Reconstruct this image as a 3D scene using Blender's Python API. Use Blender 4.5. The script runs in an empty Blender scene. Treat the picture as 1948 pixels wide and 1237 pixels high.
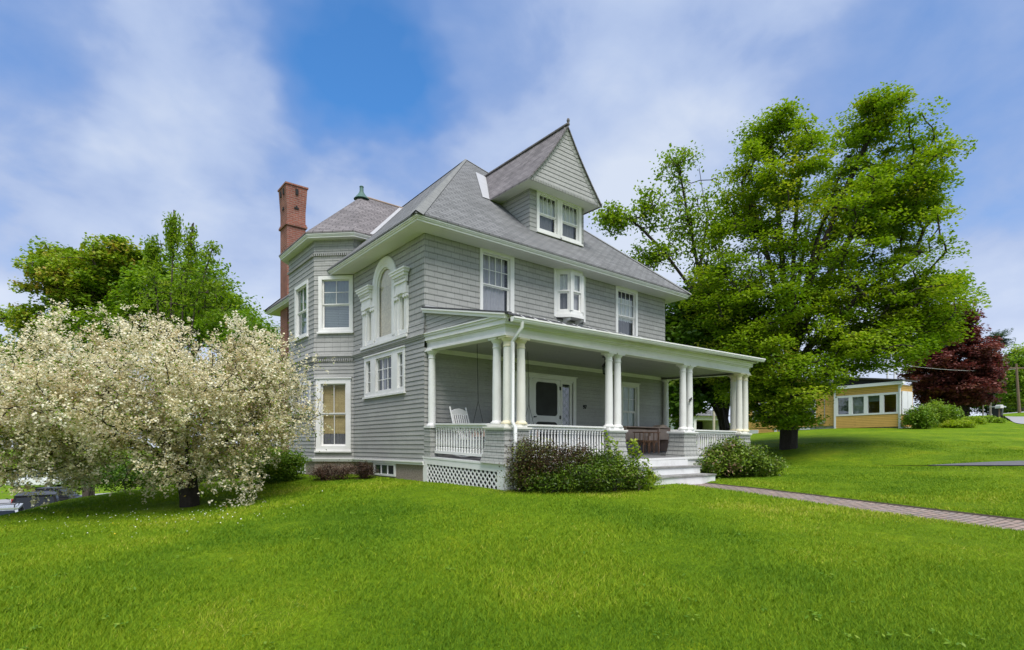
import bpy, math, random
import numpy as np
from mathutils import Vector
RNG = np.random.default_rng(7)
random.seed(7)
scene = bpy.context.scene
COL = scene.collection
V3 = lambda *a: np.array(a, float)
ZUP = V3(0, 0, 1)

# ------------------------------------------------------------------ camera frame (metres; z=0 is the eye height, origin = near house corner)
CAM = V3(-6.617, -11.377, 0.0)
FPX, CX, HY = 1055.1, 974.0, 848.0
AX = math.radians(50.85)
FWD = V3(math.cos(AX), math.sin(AX), 0)
RGT = V3(math.sin(AX), -math.cos(AX), 0)
def at(px, py, d):
    return CAM + d*FWD + RGT*((px-CX)/FPX*d) + ZUP*((HY-py)/FPX*d)

# ------------------------------------------------------------------ materials
def new_mat(name):
    m = bpy.data.materials.new(name); m.use_nodes = True
    nt = m.node_tree; nt.nodes.clear()
    return m, nt, nt.nodes.new('ShaderNodeOutputMaterial')
def N(nt, t, **k):
    n = nt.nodes.new(t)
    for a, b in k.items():
        if a in n.inputs: n.inputs[a].default_value = b
        else: setattr(n, a, b)
    return n
def ramp(nt, stops):
    r = nt.nodes.new('ShaderNodeValToRGB'); e = r.color_ramp.elements
    while len(e) < len(stops): e.new(0.5)
    for i, (p, c) in enumerate(stops): e[i].position = p; e[i].color = (*c, 1)
    return r
def mixc(nt, fac, a, b, mode='MIX'):
    m = nt.nodes.new('ShaderNodeMix'); m.data_type = 'RGBA'; m.blend_type = mode
    for s, v in ((0, fac), (6, a), (7, b)):
        if hasattr(v, 'is_linked') or hasattr(v, 'links'): nt.links.new(v, m.inputs[s])
        elif s == 0: m.inputs[0].default_value = v
        else: m.inputs[s].default_value = (*v, 1)
    return m.outputs[2]
def paint(name, col, rough=.55, var=.12, dirt=(.30, .28, .24), dirt_amt=.0, scale=6., spec=.3, bump=0., metal=0.):
    m, nt, out = new_mat(name); L = nt.links.new
    tc = N(nt, 'ShaderNodeTexCoord')
    n1 = N(nt, 'ShaderNodeTexNoise', Scale=scale, Detail=6., Roughness=.65); L(tc.outputs['Object'], n1.inputs['Vector'])
    lo = tuple(c*(1-var) for c in col); hi = tuple(min(1, c*(1+var)) for c in col)
    r = ramp(nt, [(.3, lo), (.7, hi)]); L(n1.outputs[0], r.inputs[0])
    c = r.outputs[0]
    if dirt_amt > 0:
        n2 = N(nt, 'ShaderNodeTexNoise', Scale=scale*.35, Detail=8., Roughness=.75); L(tc.outputs['Object'], n2.inputs['Vector'])
        r2 = ramp(nt, [(.5, (0, 0, 0)), (.75, (dirt_amt,)*3)]); L(n2.outputs[0], r2.inputs[0])
        c = mixc(nt, r2.outputs[0], c, dirt)
    b = N(nt, 'ShaderNodeBsdfPrincipled', Roughness=rough, Metallic=metal); b.inputs['Specular IOR Level'].default_value = spec
    L(c, b.inputs['Base Color'])
    if bump:
        bp = N(nt, 'ShaderNodeBump', Strength=bump, Distance=.02); n3 = N(nt, 'ShaderNodeTexNoise', Scale=scale*12, Detail=4.)
        L(tc.outputs['Object'], n3.inputs['Vector']); L(n3.outputs[0], bp.inputs['Height']); L(bp.outputs[0], b.inputs['Normal'])
    L(b.outputs[0], out.inputs[0])
    return m
def bricky(name, c1, c2, mortar, bw, rh, msize, rough=.85, bump=.4, offset=.5, mott=.25, mscale=2.5, bias=0., spec=.2, voff=0.):
    """courses of shingles, bricks or boards on the metre-true UV of each face"""
    m, nt, out = new_mat(name); L = nt.links.new
    uv = N(nt, 'ShaderNodeUVMap'); uv.uv_map = 'UVMap'
    br = N(nt, 'ShaderNodeTexBrick', Scale=1.); br.offset = offset
    for k, v in (('Color1', (*c1, 1)), ('Color2', (*c2, 1)), ('Mortar', (*mortar, 1)), ('Mortar Size', msize), ('Mortar Smooth', .15), ('Bias', bias), ('Brick Width', bw), ('Row Height', rh)):
        br.inputs[k].default_value = v
    mp = N(nt, 'ShaderNodeMapping'); mp.inputs['Location'].default_value = (.37, -voff, 0); L(uv.outputs[0], mp.inputs[0]); L(mp.outputs[0], br.inputs['Vector'])
    tc = N(nt, 'ShaderNodeTexCoord')
    n1 = N(nt, 'ShaderNodeTexNoise', Scale=mscale, Detail=8., Roughness=.7); L(tc.outputs['Object'], n1.inputs['Vector'])
    r = ramp(nt, [(.3, (1-mott,)*3), (.7, (1+mott,)*3)]); L(n1.outputs[0], r.inputs[0])
    n2 = N(nt, 'ShaderNodeTexNoise', Scale=mscale*14, Detail=3.); L(tc.outputs['Object'], n2.inputs['Vector'])
    r2 = ramp(nt, [(.3, (1-mott*.7,)*3), (.7, (1+mott*.7,)*3)]); L(n2.outputs[0], r2.inputs[0])
    c = mixc(nt, 1., br.outputs[0], r.outputs[0], 'MULTIPLY'); c = mixc(nt, 1., c, r2.outputs[0], 'MULTIPLY')
    b = N(nt, 'ShaderNodeBsdfPrincipled', Roughness=rough); b.inputs['Specular IOR Level'].default_value = spec
    L(c, b.inputs['Base Color'])
    bp = N(nt, 'ShaderNodeBump', Strength=bump, Distance=.02); bp.invert = True; L(br.outputs['Fac'], bp.inputs['Height']); L(bp.outputs[0], b.inputs['Normal'])
    L(b.outputs[0], out.inputs[0])
    return m
def glass(name, refl=.16, tint=(.75, .8, .8)):
    m, nt, out = new_mat(name); L = nt.links.new
    t = N(nt, 'ShaderNodeBsdfTransparent', Color=(*tint, 1)); g = N(nt, 'ShaderNodeBsdfGlossy', Roughness=.03, Color=(.9, .93, .95, 1))
    lw = N(nt, 'ShaderNodeLayerWeight', Blend=.5); pw = N(nt, 'ShaderNodeMath', operation='POWER'); pw.inputs[1].default_value = 4.; L(lw.outputs['Facing'], pw.inputs[0])
    a = N(nt, 'ShaderNodeMath', operation='MULTIPLY_ADD'); a.use_clamp = True; a.inputs[1].default_value = .75; a.inputs[2].default_value = refl; L(pw.outputs[0], a.inputs[0])
    tc = N(nt, 'ShaderNodeTexCoord'); n = N(nt, 'ShaderNodeTexNoise', Scale=3., Detail=1.); L(tc.outputs['Object'], n.inputs['Vector'])
    bp = N(nt, 'ShaderNodeBump', Strength=.05, Distance=.05); L(n.outputs[0], bp.inputs['Height']); L(bp.outputs[0], g.inputs['Normal'])
    mx = N(nt, 'ShaderNodeMixShader'); L(a.outputs[0], mx.inputs[0]); L(t.outputs[0], mx.inputs[1]); L(g.outputs[0], mx.inputs[2])
    L(mx.outputs[0], out.inputs[0])
    return m
def leafmat(name, stops, trans=.35, rough=.5, tint=(1.15, 1.2, .5)):
    """leaf colour drawn per leaf from its 'var' attribute"""
    m, nt, out = new_mat(name); L = nt.links.new
    a = N(nt, 'ShaderNodeAttribute'); a.attribute_name = 'var'
    r = ramp(nt, stops); L(a.outputs['Fac'], r.inputs[0])
    b = N(nt, 'ShaderNodeBsdfPrincipled', Roughness=rough); b.inputs['Specular IOR Level'].default_value = .25
    L(r.outputs[0], b.inputs['Base Color'])
    t = N(nt, 'ShaderNodeBsdfTranslucent'); tc = mixc(nt, 1., r.outputs[0], tint, 'MULTIPLY'); L(tc, t.inputs['Color'])
    mx = N(nt, 'ShaderNodeMixShader'); mx.inputs[0].default_value = trans
    L(b.outputs[0], mx.inputs[1]); L(t.outputs[0], mx.inputs[2]); L(mx.outputs[0], out.inputs[0])
    return m

M = {}
M['siding'] = bricky('gray_siding_board', (.325, .324, .309), (.358, .357, .341), (.25, .25, .24), 2.7, .109, .0016, .6, .05, mott=.10, mscale=1.3, voff=-.40, offset=.41)
M['shingle'] = bricky('gray_wall_shingle', (.318, .317, .302), (.360, .359, .343), (.145, .145, .14), .24, .14, .0035, .65, .1, mott=.06, mscale=1.5, voff=2.60, offset=.37)
M['piershingle'] = bricky('gray_pier_shingle', (.322, .324, .305), (.366, .368, .348), (.130, .132, .126), .15, .115, .004, .65, .1, mott=.07, mscale=1.5, voff=-.31, offset=.37)
M['gableshingle'] = bricky('gray_gable_shingle', (.365, .36, .35), (.395, .39, .38), (.16, .17, .17), .2, .125, .004, .65, .1, mott=.07, mscale=1.5, voff=7.29, offset=.37)
M['white'] = paint('white_trim_paint', (.74, .735, .72), .55, .04, dirt=(.44, .42, .36), dirt_amt=.42, scale=2.6)
M['soffit'] = paint('white_soffit_paint', (.70, .70, .68), .6, .03, dirt=(.5, .5, .42), dirt_amt=.25, scale=1.)
M['cream'] = paint('bare_cream_primer', (.72, .66, .47), .6, .06, scale=5.)
M['ivory'] = paint('ivory_column_paint', (.70, .69, .63), .5, .04, dirt=(.5, .48, .4), dirt_amt=.3, scale=3.)
M['roof'] = bricky('gray_roof_shingle', (.145, .148, .148), (.198, .201, .203), (.062, .063, .064), .30, .135, .011, .9, .5, mott=.13, mscale=1.1)
M['roofcap'] = bricky('light_hip_shingle', (.192, .197, .19), (.216, .221, .213), (.15, .15, .16), .22, .22, .006, .9, .3, mott=.1)
M['slate'] = bricky('purple_gray_shingle', (.152, .140, .143), (.215, .197, .20), (.072, .066, .068), .30, .135, .012, .9, .5, mott=.22, mscale=1.4)
M['porchroof'] = paint('dark_porch_roofing', (.085, .085, .095), .9, .3, scale=8., bump=.4)
M['flash'] = paint('painted_flashing', (.40, .40, .405), .45, .06, dirt=(.45, .45, .45), dirt_amt=.4, scale=4.)
M['brick'] = bricky('red_chimney_brick', (.29, .108, .075), (.22, .08, .06), (.27, .18, .15), .21, .075, .012, .9, .4, mott=.25, mscale=2.)
M['verdigris'] = paint('verdigris_copper', (.075, .145, .125), .6, .25, scale=9.)
M['stone'] = paint('pebbled_foundation', (.33, .275, .235), .95, .45, scale=38., bump=.8)
M['granite'] = paint('gray_granite', (.36, .36, .35), .95, .35, scale=30., bump=.6)
M['deck'] = bricky('gray_deck_boards', (.17, .17, .18), (.21, .21, .215), (.07, .07, .07), 4., .085, .006, .6, .3, mott=.15)
M['bead'] = bricky('beadboard_ceiling', (.40, .41, .38), (.43, .44, .41), (.22, .22, .21), 6., .085, .012, .6, .3, mott=.05)
M['tread'] = paint('worn_gray_tread', (.22, .215, .205), .8, .3, dirt=(.62, .62, .60), dirt_amt=.7, scale=7., bump=.3)
M['wornwhite'] = paint('worn_white_paint', (.72, .72, .71), .6, .05, dirt=(.25, .23, .20), dirt_amt=.5, scale=5.)
M['glass'] = glass('window_glass', .06, (.92, .94, .93))
M['darkglass'] = glass('dark_window_glass', .16, (.5, .55, .55))
M['carglass'] = glass('car_glass', .07, (.1, .12, .13))
M['dark'] = paint('dark_interior', (.025, .025, .026), .9, .2)
M['black'] = paint('black_iron', (.015, .015, .016), .5, .2)
M['screen'] = paint('dark_screen_mesh', (.035, .036, .035), .7, .3, scale=2.)
M['bamboo'] = bricky('bamboo_blind', (.46, .36, .18), (.54, .43, .23), (.26, .19, .09), .5, .022, .004, .8, .4, mott=.2)
M['tan'] = bricky('tan_window_shade', (.66, .57, .42), (.72, .63, .47), (.52, .44, .31), .035, .6, .006, .8, .2, mott=.18, mscale=1.2)
M['lace'] = paint('white_lace_curtain', (.70, .70, .72), .9, .1, scale=15.)
M['sheer'] = paint('gray_sheer_curtain', (.38, .37, .41), .9, .1, scale=8.)
M['greycurt'] = paint('dim_gray_curtain', (.16, .16, .18), .9, .15, scale=8.)
M['blindw'] = bricky('slatted_white_blind', (.52, .54, .53), (.58, .6, .59), (.3, .31, .31), 3., .05, .006, .8, .3, mott=.06)
M['greencurt_refl'] = paint('pale_green_curtain_reflection', (.42, .50, .46), .9, .15, scale=4.)  # porch curtain cloth; in the bay windows it paints in the tree reflection
M['brownbox'] = paint('brown_painted_wood', (.60, .44, .345), .6, .15, scale=5.)
M['rattan'] = paint('brown_rattan', (.30, .16, .09), .6, .3, scale=30.)
M['bark'] = paint('gray_brown_bark', (.085, .068, .052), .95, .4, scale=14., bump=.9)
M['darkbark'] = paint('dark_bark', (.045, .037, .031), .95, .4, scale=14., bump=.9)
M['palebark'] = paint('pale_gray_bark', (.20, .18, .15), .9, .35, scale=12., bump=.6)
M['asphalt'] = paint('worn_asphalt', (.13, .13, .14), .95, .2, scale=25., bump=.4)
M['road'] = paint('pale_asphalt_road', (.30, .30, .31), .95, .12, scale=15., bump=.3)
M['yellow'] = bricky('yellow_clapboard', (.66, .40, .115), (.69, .425, .125), (.33, .19, .06), 6., .12, .012, .6, .6, mott=.06)
M['yellowtrim'] = paint('yellow_house_white_trim', (.70, .71, .72), .5, .04)
M['darkroof'] = paint('dark_asphalt_roof', (.06, .06, .065), .9, .3, scale=10., bump=.4)
M['plastic'] = paint('dark_bin_plastic', (.02, .022, .03), .4, .1)
M['silver'] = paint('silver_car_paint', (.52, .54, .56), .25, .03, spec=.6, metal=.5)
M['blackcar'] = paint('black_car_paint', (.012, .012, .014), .4, .1, spec=.25)
M['whitecar'] = paint('white_car_paint', (.70, .71, .72), .25, .03, spec=.6)
M['rubber'] = paint('tyre_rubber', (.02, .02, .02), .9, .2)
M['redlamp'] = paint('red_tail_lamp', (.35, .01, .01), .25, .05, spec=.6)
M['wood'] = paint('weathered_pole_wood', (.17, .12, .085), .95, .25, scale=10.)
M['mail'] = paint('mailbox_metal', (.62, .62, .60), .4, .08)

# ------------------------------------------------------------------ mesh builder
class MB:
    def __init__(s): s.v = []; s.f = []; s.mi = []; s.m = 0
    def add(s, vs, fs):
        o = len(s.v); s.v.extend([tuple(float(c) for c in p) for p in vs])
        for f in fs: s.f.append(tuple(i+o for i in f)); s.mi.append(s.m)
        return s
    def quad(s, a, b, c, d): return s.add([a, b, c, d], [(0, 1, 2, 3)])
    def poly(s, pts): return s.add(pts, [tuple(range(len(pts)))])
    def obb(s, c, ex, ey, ez):
        c, ex, ey, ez = (np.asarray(q, float) for q in (c, ex, ey, ez)); vs = []
        for k in (-1, 1):
            for j in (-1, 1):
                for i in (-1, 1): vs.append(c+i*ex+j*ey+k*ez)
        return s.add(vs, [(0, 2, 3, 1), (4, 5, 7, 6), (0, 1, 5, 4), (2, 6, 7, 3), (0, 4, 6, 2), (1, 3, 7, 5)])
    def box(s, x0, x1, y0, y1, z0, z1):
        return s.obb(((x0+x1)/2, (y0+y1)/2, (z0+z1)/2), ((x1-x0)/2, 0, 0), (0, (y1-y0)/2, 0), (0, 0, (z1-z0)/2))
    def prism(s, poly, vec):
        n = len(poly); a = [np.asarray(p, float) for p in poly]; b = [p+np.asarray(vec, float) for p in a]
        return s.add(a+b, [tuple(range(n-1, -1, -1)), tuple(range(n, 2*n))]+[(i, (i+1) % n, n+(i+1) % n, n+i) for i in range(n)])
    def beam(s, p, q, w, h, up=ZUP):
        p, q = np.asarray(p, float), np.asarray(q, float); d = q-p; d0 = d/np.linalg.norm(d)
        sd = np.cross(d0, up); sd = sd/(np.linalg.norm(sd)+1e-9); u2 = np.cross(sd, d0)
        return s.obb((p+q)/2, d/2, sd*w/2, u2*h/2)
    def tube(s, pts, rad, n=8, cap=True):
        pts = [np.asarray(p, float) for p in pts]
        if np.isscalar(rad): rad = [rad]*len(pts)
        vs = []; ref = V3(.31, .2, .93)
        for i, p in enumerate(pts):
            d = pts[min(i+1, len(pts)-1)]-pts[max(i-1, 0)]; d = d/(np.linalg.norm(d)+1e-9)
            a = np.cross(d, ref); a = a/(np.linalg.norm(a)+1e-9); b = np.cross(d, a)
            for k in range(n):
                t = 2*math.pi*k/n; vs.append(p+rad[i]*(math.cos(t)*a+math.sin(t)*b))
        fs = [(i*n+k, i*n+(k+1) % n, (i+1)*n+(k+1) % n, (i+1)*n+k) for i in range(len(pts)-1) for k in range(n)]
        if cap: fs += [tuple(range(n-1, -1, -1)), tuple((len(pts)-1)*n+k for k in range(n))]
        return s.add(vs, fs)
    def lathe(s, prof, c, n=16, sq=None):
        c = np.asarray(c, float); vs = []
        for r, z in prof:
            for k in range(n):
                t = 2*math.pi*(k+.5)/n; vs.append(c+V3(r*math.cos(t), r*math.sin(t), z))
        fs = [(i*n+k, i*n+(k+1) % n, (i+1)*n+(k+1) % n, (i+1)*n+k) for i in range(len(prof)-1) for k in range(n)]
        fs += [tuple(range(n-1, -1, -1)), tuple((len(prof)-1)*n+k for k in range(n))]
        return s.add(vs, fs)
    def build(s, name, mats, parent=None, smooth=False, shear=None):
        if shear is not None: s.v = [(x, y, z+shear(x, y)) for x, y, z in s.v]
        me = bpy.data.meshes.new(name); me.from_pydata(s.v, [], s.f); me.update()
        for m in (mats if isinstance(mats, (list, tuple)) else [mats]): me.materials.append(m)
        nl = len(me.loops); nf = len(me.polygons)
        if nf:
            me.polygons.foreach_set('material_index', s.mi)
            nrm = np.zeros(nf*3, np.float32); me.polygons.foreach_get('normal', nrm); nrm = nrm.reshape(-1, 3)
            tot = np.zeros(nf, np.int32); me.polygons.foreach_get('loop_total', tot)
            vi = np.zeros(nl, np.int32); me.loops.foreach_get('vertex_index', vi)
            co = np.array(s.v, np.float32)[vi]; n = np.repeat(nrm, tot, 0)
            u = np.cross(np.array([0, 0, 1.], np.float32), n); ln = np.linalg.norm(u, axis=1); flat = ln < .05
            u[flat] = (1, 0, 0); u = u/np.maximum(np.linalg.norm(u, axis=1), 1e-6)[:, None]
            w = np.cross(n, u); w[flat] = (0, 1, 0)
            uv = np.stack([(co*u).sum(1), (co*w).sum(1)], 1)
            l = me.uv_layers.new(name='UVMap'); l.data.foreach_set('uv', uv.astype(np.float32).ravel())
            if smooth:
                me.polygons.foreach_set('use_smooth', [True]*nf)
                try: me.set_sharp_from_angle(angle=math.radians(40))
                except Exception: pass
        o = bpy.data.objects.new(name, me); COL.objects.link(o)
        if parent is not None: setp(o, parent)
        return o
def setp(o, p):
    o.parent = p
    q = p; off = Vector((0, 0, 0))
    while q is not None: off += q.location; q = q.parent
    if o.type == 'MESH' and not o.get('local'): o.location = -off
def tag(o, label=None, cat=None, group=None, kind=None):
    if label: o['label'] = label
    if cat: o['category'] = cat
    if group: o['group'] = group
    if kind: o['kind'] = kind
    return o
def thing(name, loc, label, cat, group=None):
    o = bpy.data.objects.new(name, None); o.empty_display_size = .2; COL.objects.link(o); o.location = Vector([float(c) for c in loc])
    return tag(o, label, cat, group)
def copy_child(src, parent, loc):
    c = src.copy(); COL.objects.link(c); c.parent = parent; c.location = loc
    return c

# fast quad/tri soup with a per-face 'var' attribute
def soup(name, verts, k, mats, var=None, parent=None, mi=None):
    verts = np.asarray(verts, np.float32).reshape(-1, 3); nf = len(verts)//k
    me = bpy.data.meshes.new(name); me.vertices.add(len(verts)); me.vertices.foreach_set('co', verts.ravel())
    me.loops.add(nf*k); me.loops.foreach_set('vertex_index', np.arange(nf*k, dtype=np.int32))
    me.polygons.add(nf); me.polygons.foreach_set('loop_start', np.arange(0, nf*k, k, dtype=np.int32))
    try: me.polygons.foreach_set('loop_total', np.full(nf, k, np.int32))
    except Exception: pass
    for m in (mats if isinstance(mats, (list, tuple)) else [mats]): me.materials.append(m)
    if mi is not None: me.polygons.foreach_set('material_index', np.asarray(mi, np.int32))
    if var is not None:
        a = me.attributes.new('var', 'FLOAT', 'FACE'); a.data.foreach_set('value', np.asarray(var, np.float32))
    me.update(calc_edges=True); me.validate()
    o = bpy.data.objects.new(name, me); COL.objects.link(o)
    if parent is not None: setp(o, parent)
    return o
def leaf_quads(c, size, rng, up=.5, asp=.6, droop=0., axis=None):
    """diamond leaves at centres c (n,3)"""
    n = len(c); nr = rng.normal(size=(n, 3)); nr[:, 2] = np.abs(nr[:, 2])+up*2; nr /= np.linalg.norm(nr, axis=1)[:, None]
    a = rng.normal(size=(n, 3)) if axis is None else axis+rng.normal(size=(n, 3))*.45
    a[:, 2] -= droop
    a -= nr*(a*nr).sum(1)[:, None]; a /= np.linalg.norm(a, axis=1)[:, None]+1e-9
    b = np.cross(nr, a); s = (np.asarray(size)*rng.uniform(.65, 1.25, n))[:, None]
    w = s*asp
    return np.stack([c-a*s*.5, c+b*w*.5-nr*s*.06, c+a*s*.5-nr*s*.12, c-b*w*.5-nr*s*.06], 1)

# ------------------------------------------------------------------ terrain
PTS = np.array([
 (0,-3,-.865),(4.75,-4.1,-.875),(9.4,-3.4,-.83),(2.4,-3.6,-.88),(0,.3,-.83),(0,2,-.83),(0,4,-.83),(-.9,6,-.88),(-.5,11,-1.1),(4.7,5,-.85),(9.4,5,-.95),(9.4,11,-1.1),(9.4,0,-.86),
 (-6.6,-11.4,-1.6),(-4.1,-8.3,-1.46),(-6.92,-6.49,-1.48),(-1.77,-10.68,-1.36),(3.49,-9.93,-1.10),(-2,-5.5,-1.14),(-3,-2,-1.12),(1,-7,-1.1),(-2,1,-1.0),(7,-7,-.9),
 (-4.456,2.338,-1.331),(-7.546,3.565,-1.43),(-6.46,6.55,-1.37),(-5.03,7.96,-1.34),(-1.93,4.15,-.96),(-7,-1,-1.45),
 (-9.6,7.5,-2.3),(-7.7,6.3,-1.72),(-7.12,6.43,-1.52),(-7.9,9,-2.05),(-8.3,10.5,-2.2),(-9,17,-4.1),(-9,28,-4.45),(-8,36,-4.4),(-4,14,-1.9),(-14,10,-4.),(-25,20,-4.5),(-13,0,-2.0),(-15,-10,-2.2),
 (13.05,-8.56,-.56),(13.03,-4.5,-.64),(13.03,-.55,-.73),(13,4,-.9),(14.7,-8.4,-.62),(16.5,-8.1,-.48),(16.5,-6,-.66),(14.8,-1,-1.08),(14.8,-4.5,-.88),(14.8,4,-1.2),(16.5,0,-.86),(19.85,.6,-.12),(22.6,3.5,.1),
 (25.7,-6.8,-.1),(26.5,-2.25,.33),(39.2,-4.8,.9),(60.7,-1.74,2.27),(38.35,1,1.19),(37.3,4.4,1.22),(34.3,9.5,.8),(40,10,1.2),(48,-1,1.7),
 (62,3.4,3.),(80,0,3.9),(75,-15,3.6),(58.4,-2.5,1.91),(71,-1,2.95),(76.5,2,3.15),(97.5,5.5,4.1),(121,10,5.2),(120,-20,5),(110,40,5),(30,-25,0),(10,-20,-.9),(0,-20,-1.4),(-8,-20,-1.75),
 (20,20,-1.),(30,30,-.6),(10,30,-2.5),(0,25,-3.5),(50,30,2.),(0,60,-4.5),(40,60,0),(-40,60,-4.6),(-60,-20,-4.),(33.9,13.6,.3)], float)
def _tpsk(r2): return np.where(r2 > 1e-9, r2*np.log(np.maximum(r2, 1e-9)), 0)
def _fit():
    X = PTS[:, :2]; n = len(X); K = _tpsk(((X[:, None]-X[None])**2).sum(-1))+np.eye(n)*.6
    P = np.c_[np.ones(n), X]; A = np.zeros((n+3, n+3)); A[:n, :n] = K; A[:n, n:] = P; A[n:, :n] = P.T
    return np.linalg.solve(A, np.r_[PTS[:, 2], 0, 0, 0])
TW = _fit()
PATH = np.array([(5.05, -3.75), (4.95, -4.6), (4.72, -5.8), (4.35, -7.4), (3.85, -9.6), (3.2, -12.6), (2.6, -15.)])
PW = .56
def path_dist(x, y):
    x = np.asarray(x, float); y = np.asarray(y, float); best = np.full(x.shape, 1e9)
    for a, b in zip(PATH[:-1], PATH[1:]):
        d = b-a; t = np.clip(((x-a[0])*d[0]+(y-a[1])*d[1])/(d@d), 0, 1)
        best = np.minimum(best, np.hypot(x-a[0]-t*d[0], y-a[1]-t*d[1]))
    return best
def ground(x, y, raw=False):
    x = np.atleast_1d(np.asarray(x, float)).copy(); y = np.atleast_1d(np.asarray(y, float)).copy(); sh = x.shape
    xx, yy = x.ravel(), y.ravel(); r = np.hypot(xx-5, yy-5); k = np.where(r > 122, 122/np.maximum(r, 1e-6), 1.)
    qx, qy = 5+(xx-5)*k, 5+(yy-5)*k; out = np.zeros(len(qx))
    for i in range(0, len(qx), 20000):
        q = np.c_[qx[i:i+20000], qy[i:i+20000]]
        out[i:i+20000] = _tpsk(((q[:, None]-PTS[None, :, :2])**2).sum(-1))@TW[:-3]+TW[-3]+q@TW[-2:]
    if not raw:
        d = path_dist(xx, yy); out -= .075*np.clip((PW+.10-d)/.12, 0, 1)*(yy < -3.7)
    return out.reshape(sh)
def g1(x, y): return float(ground(x, y)[0])
def vnoise(x, y, s, seed):
    r = np.random.default_rng(seed); T = r.random((64, 64)); u, v = x/s, y/s; i, j = np.floor(u).astype(int), np.floor(v).astype(int)
    f, g = u-i, v-j; f = f*f*(3-2*f); g = g*g*(3-2*g); t = lambda a, b: T[a % 64, b % 64]
    return (t(i, j)*(1-f)+t(i+1, j)*f)*(1-g)+(t(i, j+1)*(1-f)+t(i+1, j+1)*f)*g
# ================================================================== THE GRAY HOUSE
W, DEP, ZT = 9.36, 10.35, 4.99
house = thing('shingled_house', (0, 0, -.85), 'three storey gray shingled house with white trim and pillared front porch', 'house')
class Frame:
    """wall plane: u to the viewer's right, v up, w outward"""
    def __init__(s, p0, n): s.p = np.asarray(p0, float); s.n = np.asarray(n, float)/np.linalg.norm(n); s.u = np.cross(ZUP, s.n)
    def __call__(s, u, v, w=0.): return s.p+s.u*u+ZUP*v+s.n*w
    def box(s, mb, u0, u1, v0, v1, w0, w1):
        return mb.obb(s((u0+u1)/2, (v0+v1)/2, (w0+w1)/2), s.u*(u1-u0)/2, ZUP*(v1-v0)/2, s.n*(w1-w0)/2)
def lap(mb, F, L, z0, z1, ex, ops=(), lp=.012, m0=0., m1=0., flare=None, clip=None, u00=0.):
    k = 0
    while True:
        za = z0+k*ex
        if za >= z1-1e-4: break
        zb = min(za+ex, z1); off = lambda z: lp*(1-(z-za)/ex)+(flare(z) if flare else 0)+.001
        cuts = [za, zb]
        for (a, b, c, d) in ops:
            for q in (c, d):
                if za+1e-4 < q < zb-1e-4: cuts.append(q)
        cuts = sorted(cuts)
        for ya, yb in zip(cuts[:-1], cuts[1:]):
            ym = (ya+yb)/2; iv = [(u00, L)]
            for (a, b, c, d) in ops:
                if c < ym < d: iv = [s for (p, q) in iv for s in ((p, min(q, a)), (max(p, b), q)) if s[1]-s[0] > 1e-4]
            for p, q in iv:
                def U(z, u):
                    o = off(z)
                    if clip:
                        c0, c1 = clip(z); return min(max(u, c0), c1)
                    return u-(o*m0 if abs(u-u00) < 1e-6 else 0)+(o*m1 if abs(u-L) < 1e-6 else 0)
                A, B, C, D = F(U(ya, p), ya, off(ya)), F(U(ya, q), ya, off(ya)), F(U(yb, q), yb, off(yb)), F(U(yb, p), yb, off(yb))
                mb.quad(A, B, C, D)
                if ya == za:
                    bk = .0 if flare is None else flare(za)
                    mb.quad(F(U(ya, p), za+.014, bk-.003), F(U(ya, q), za+.014, bk-.003), B, A)
        k += 1
def sheet(mb, F, u0, u1, v0, v1, w, ripple=.012, n=None, per=.09):
    n = n or max(2, int((u1-u0)/.015)); vs = []
    for i in range(n+1):
        u = u0+(u1-u0)*i/n; o = w+ripple*math.sin(u*2*math.pi/per)+ripple*.6*math.sin(u*2*math.pi/(per*2.7)+1)
        vs += [F(u, v0, o), F(u, v1, o)]
    mb.add(vs, [(2*i, 2*i+2, 2*i+3, 2*i+1) for i in range(n)])
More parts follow.
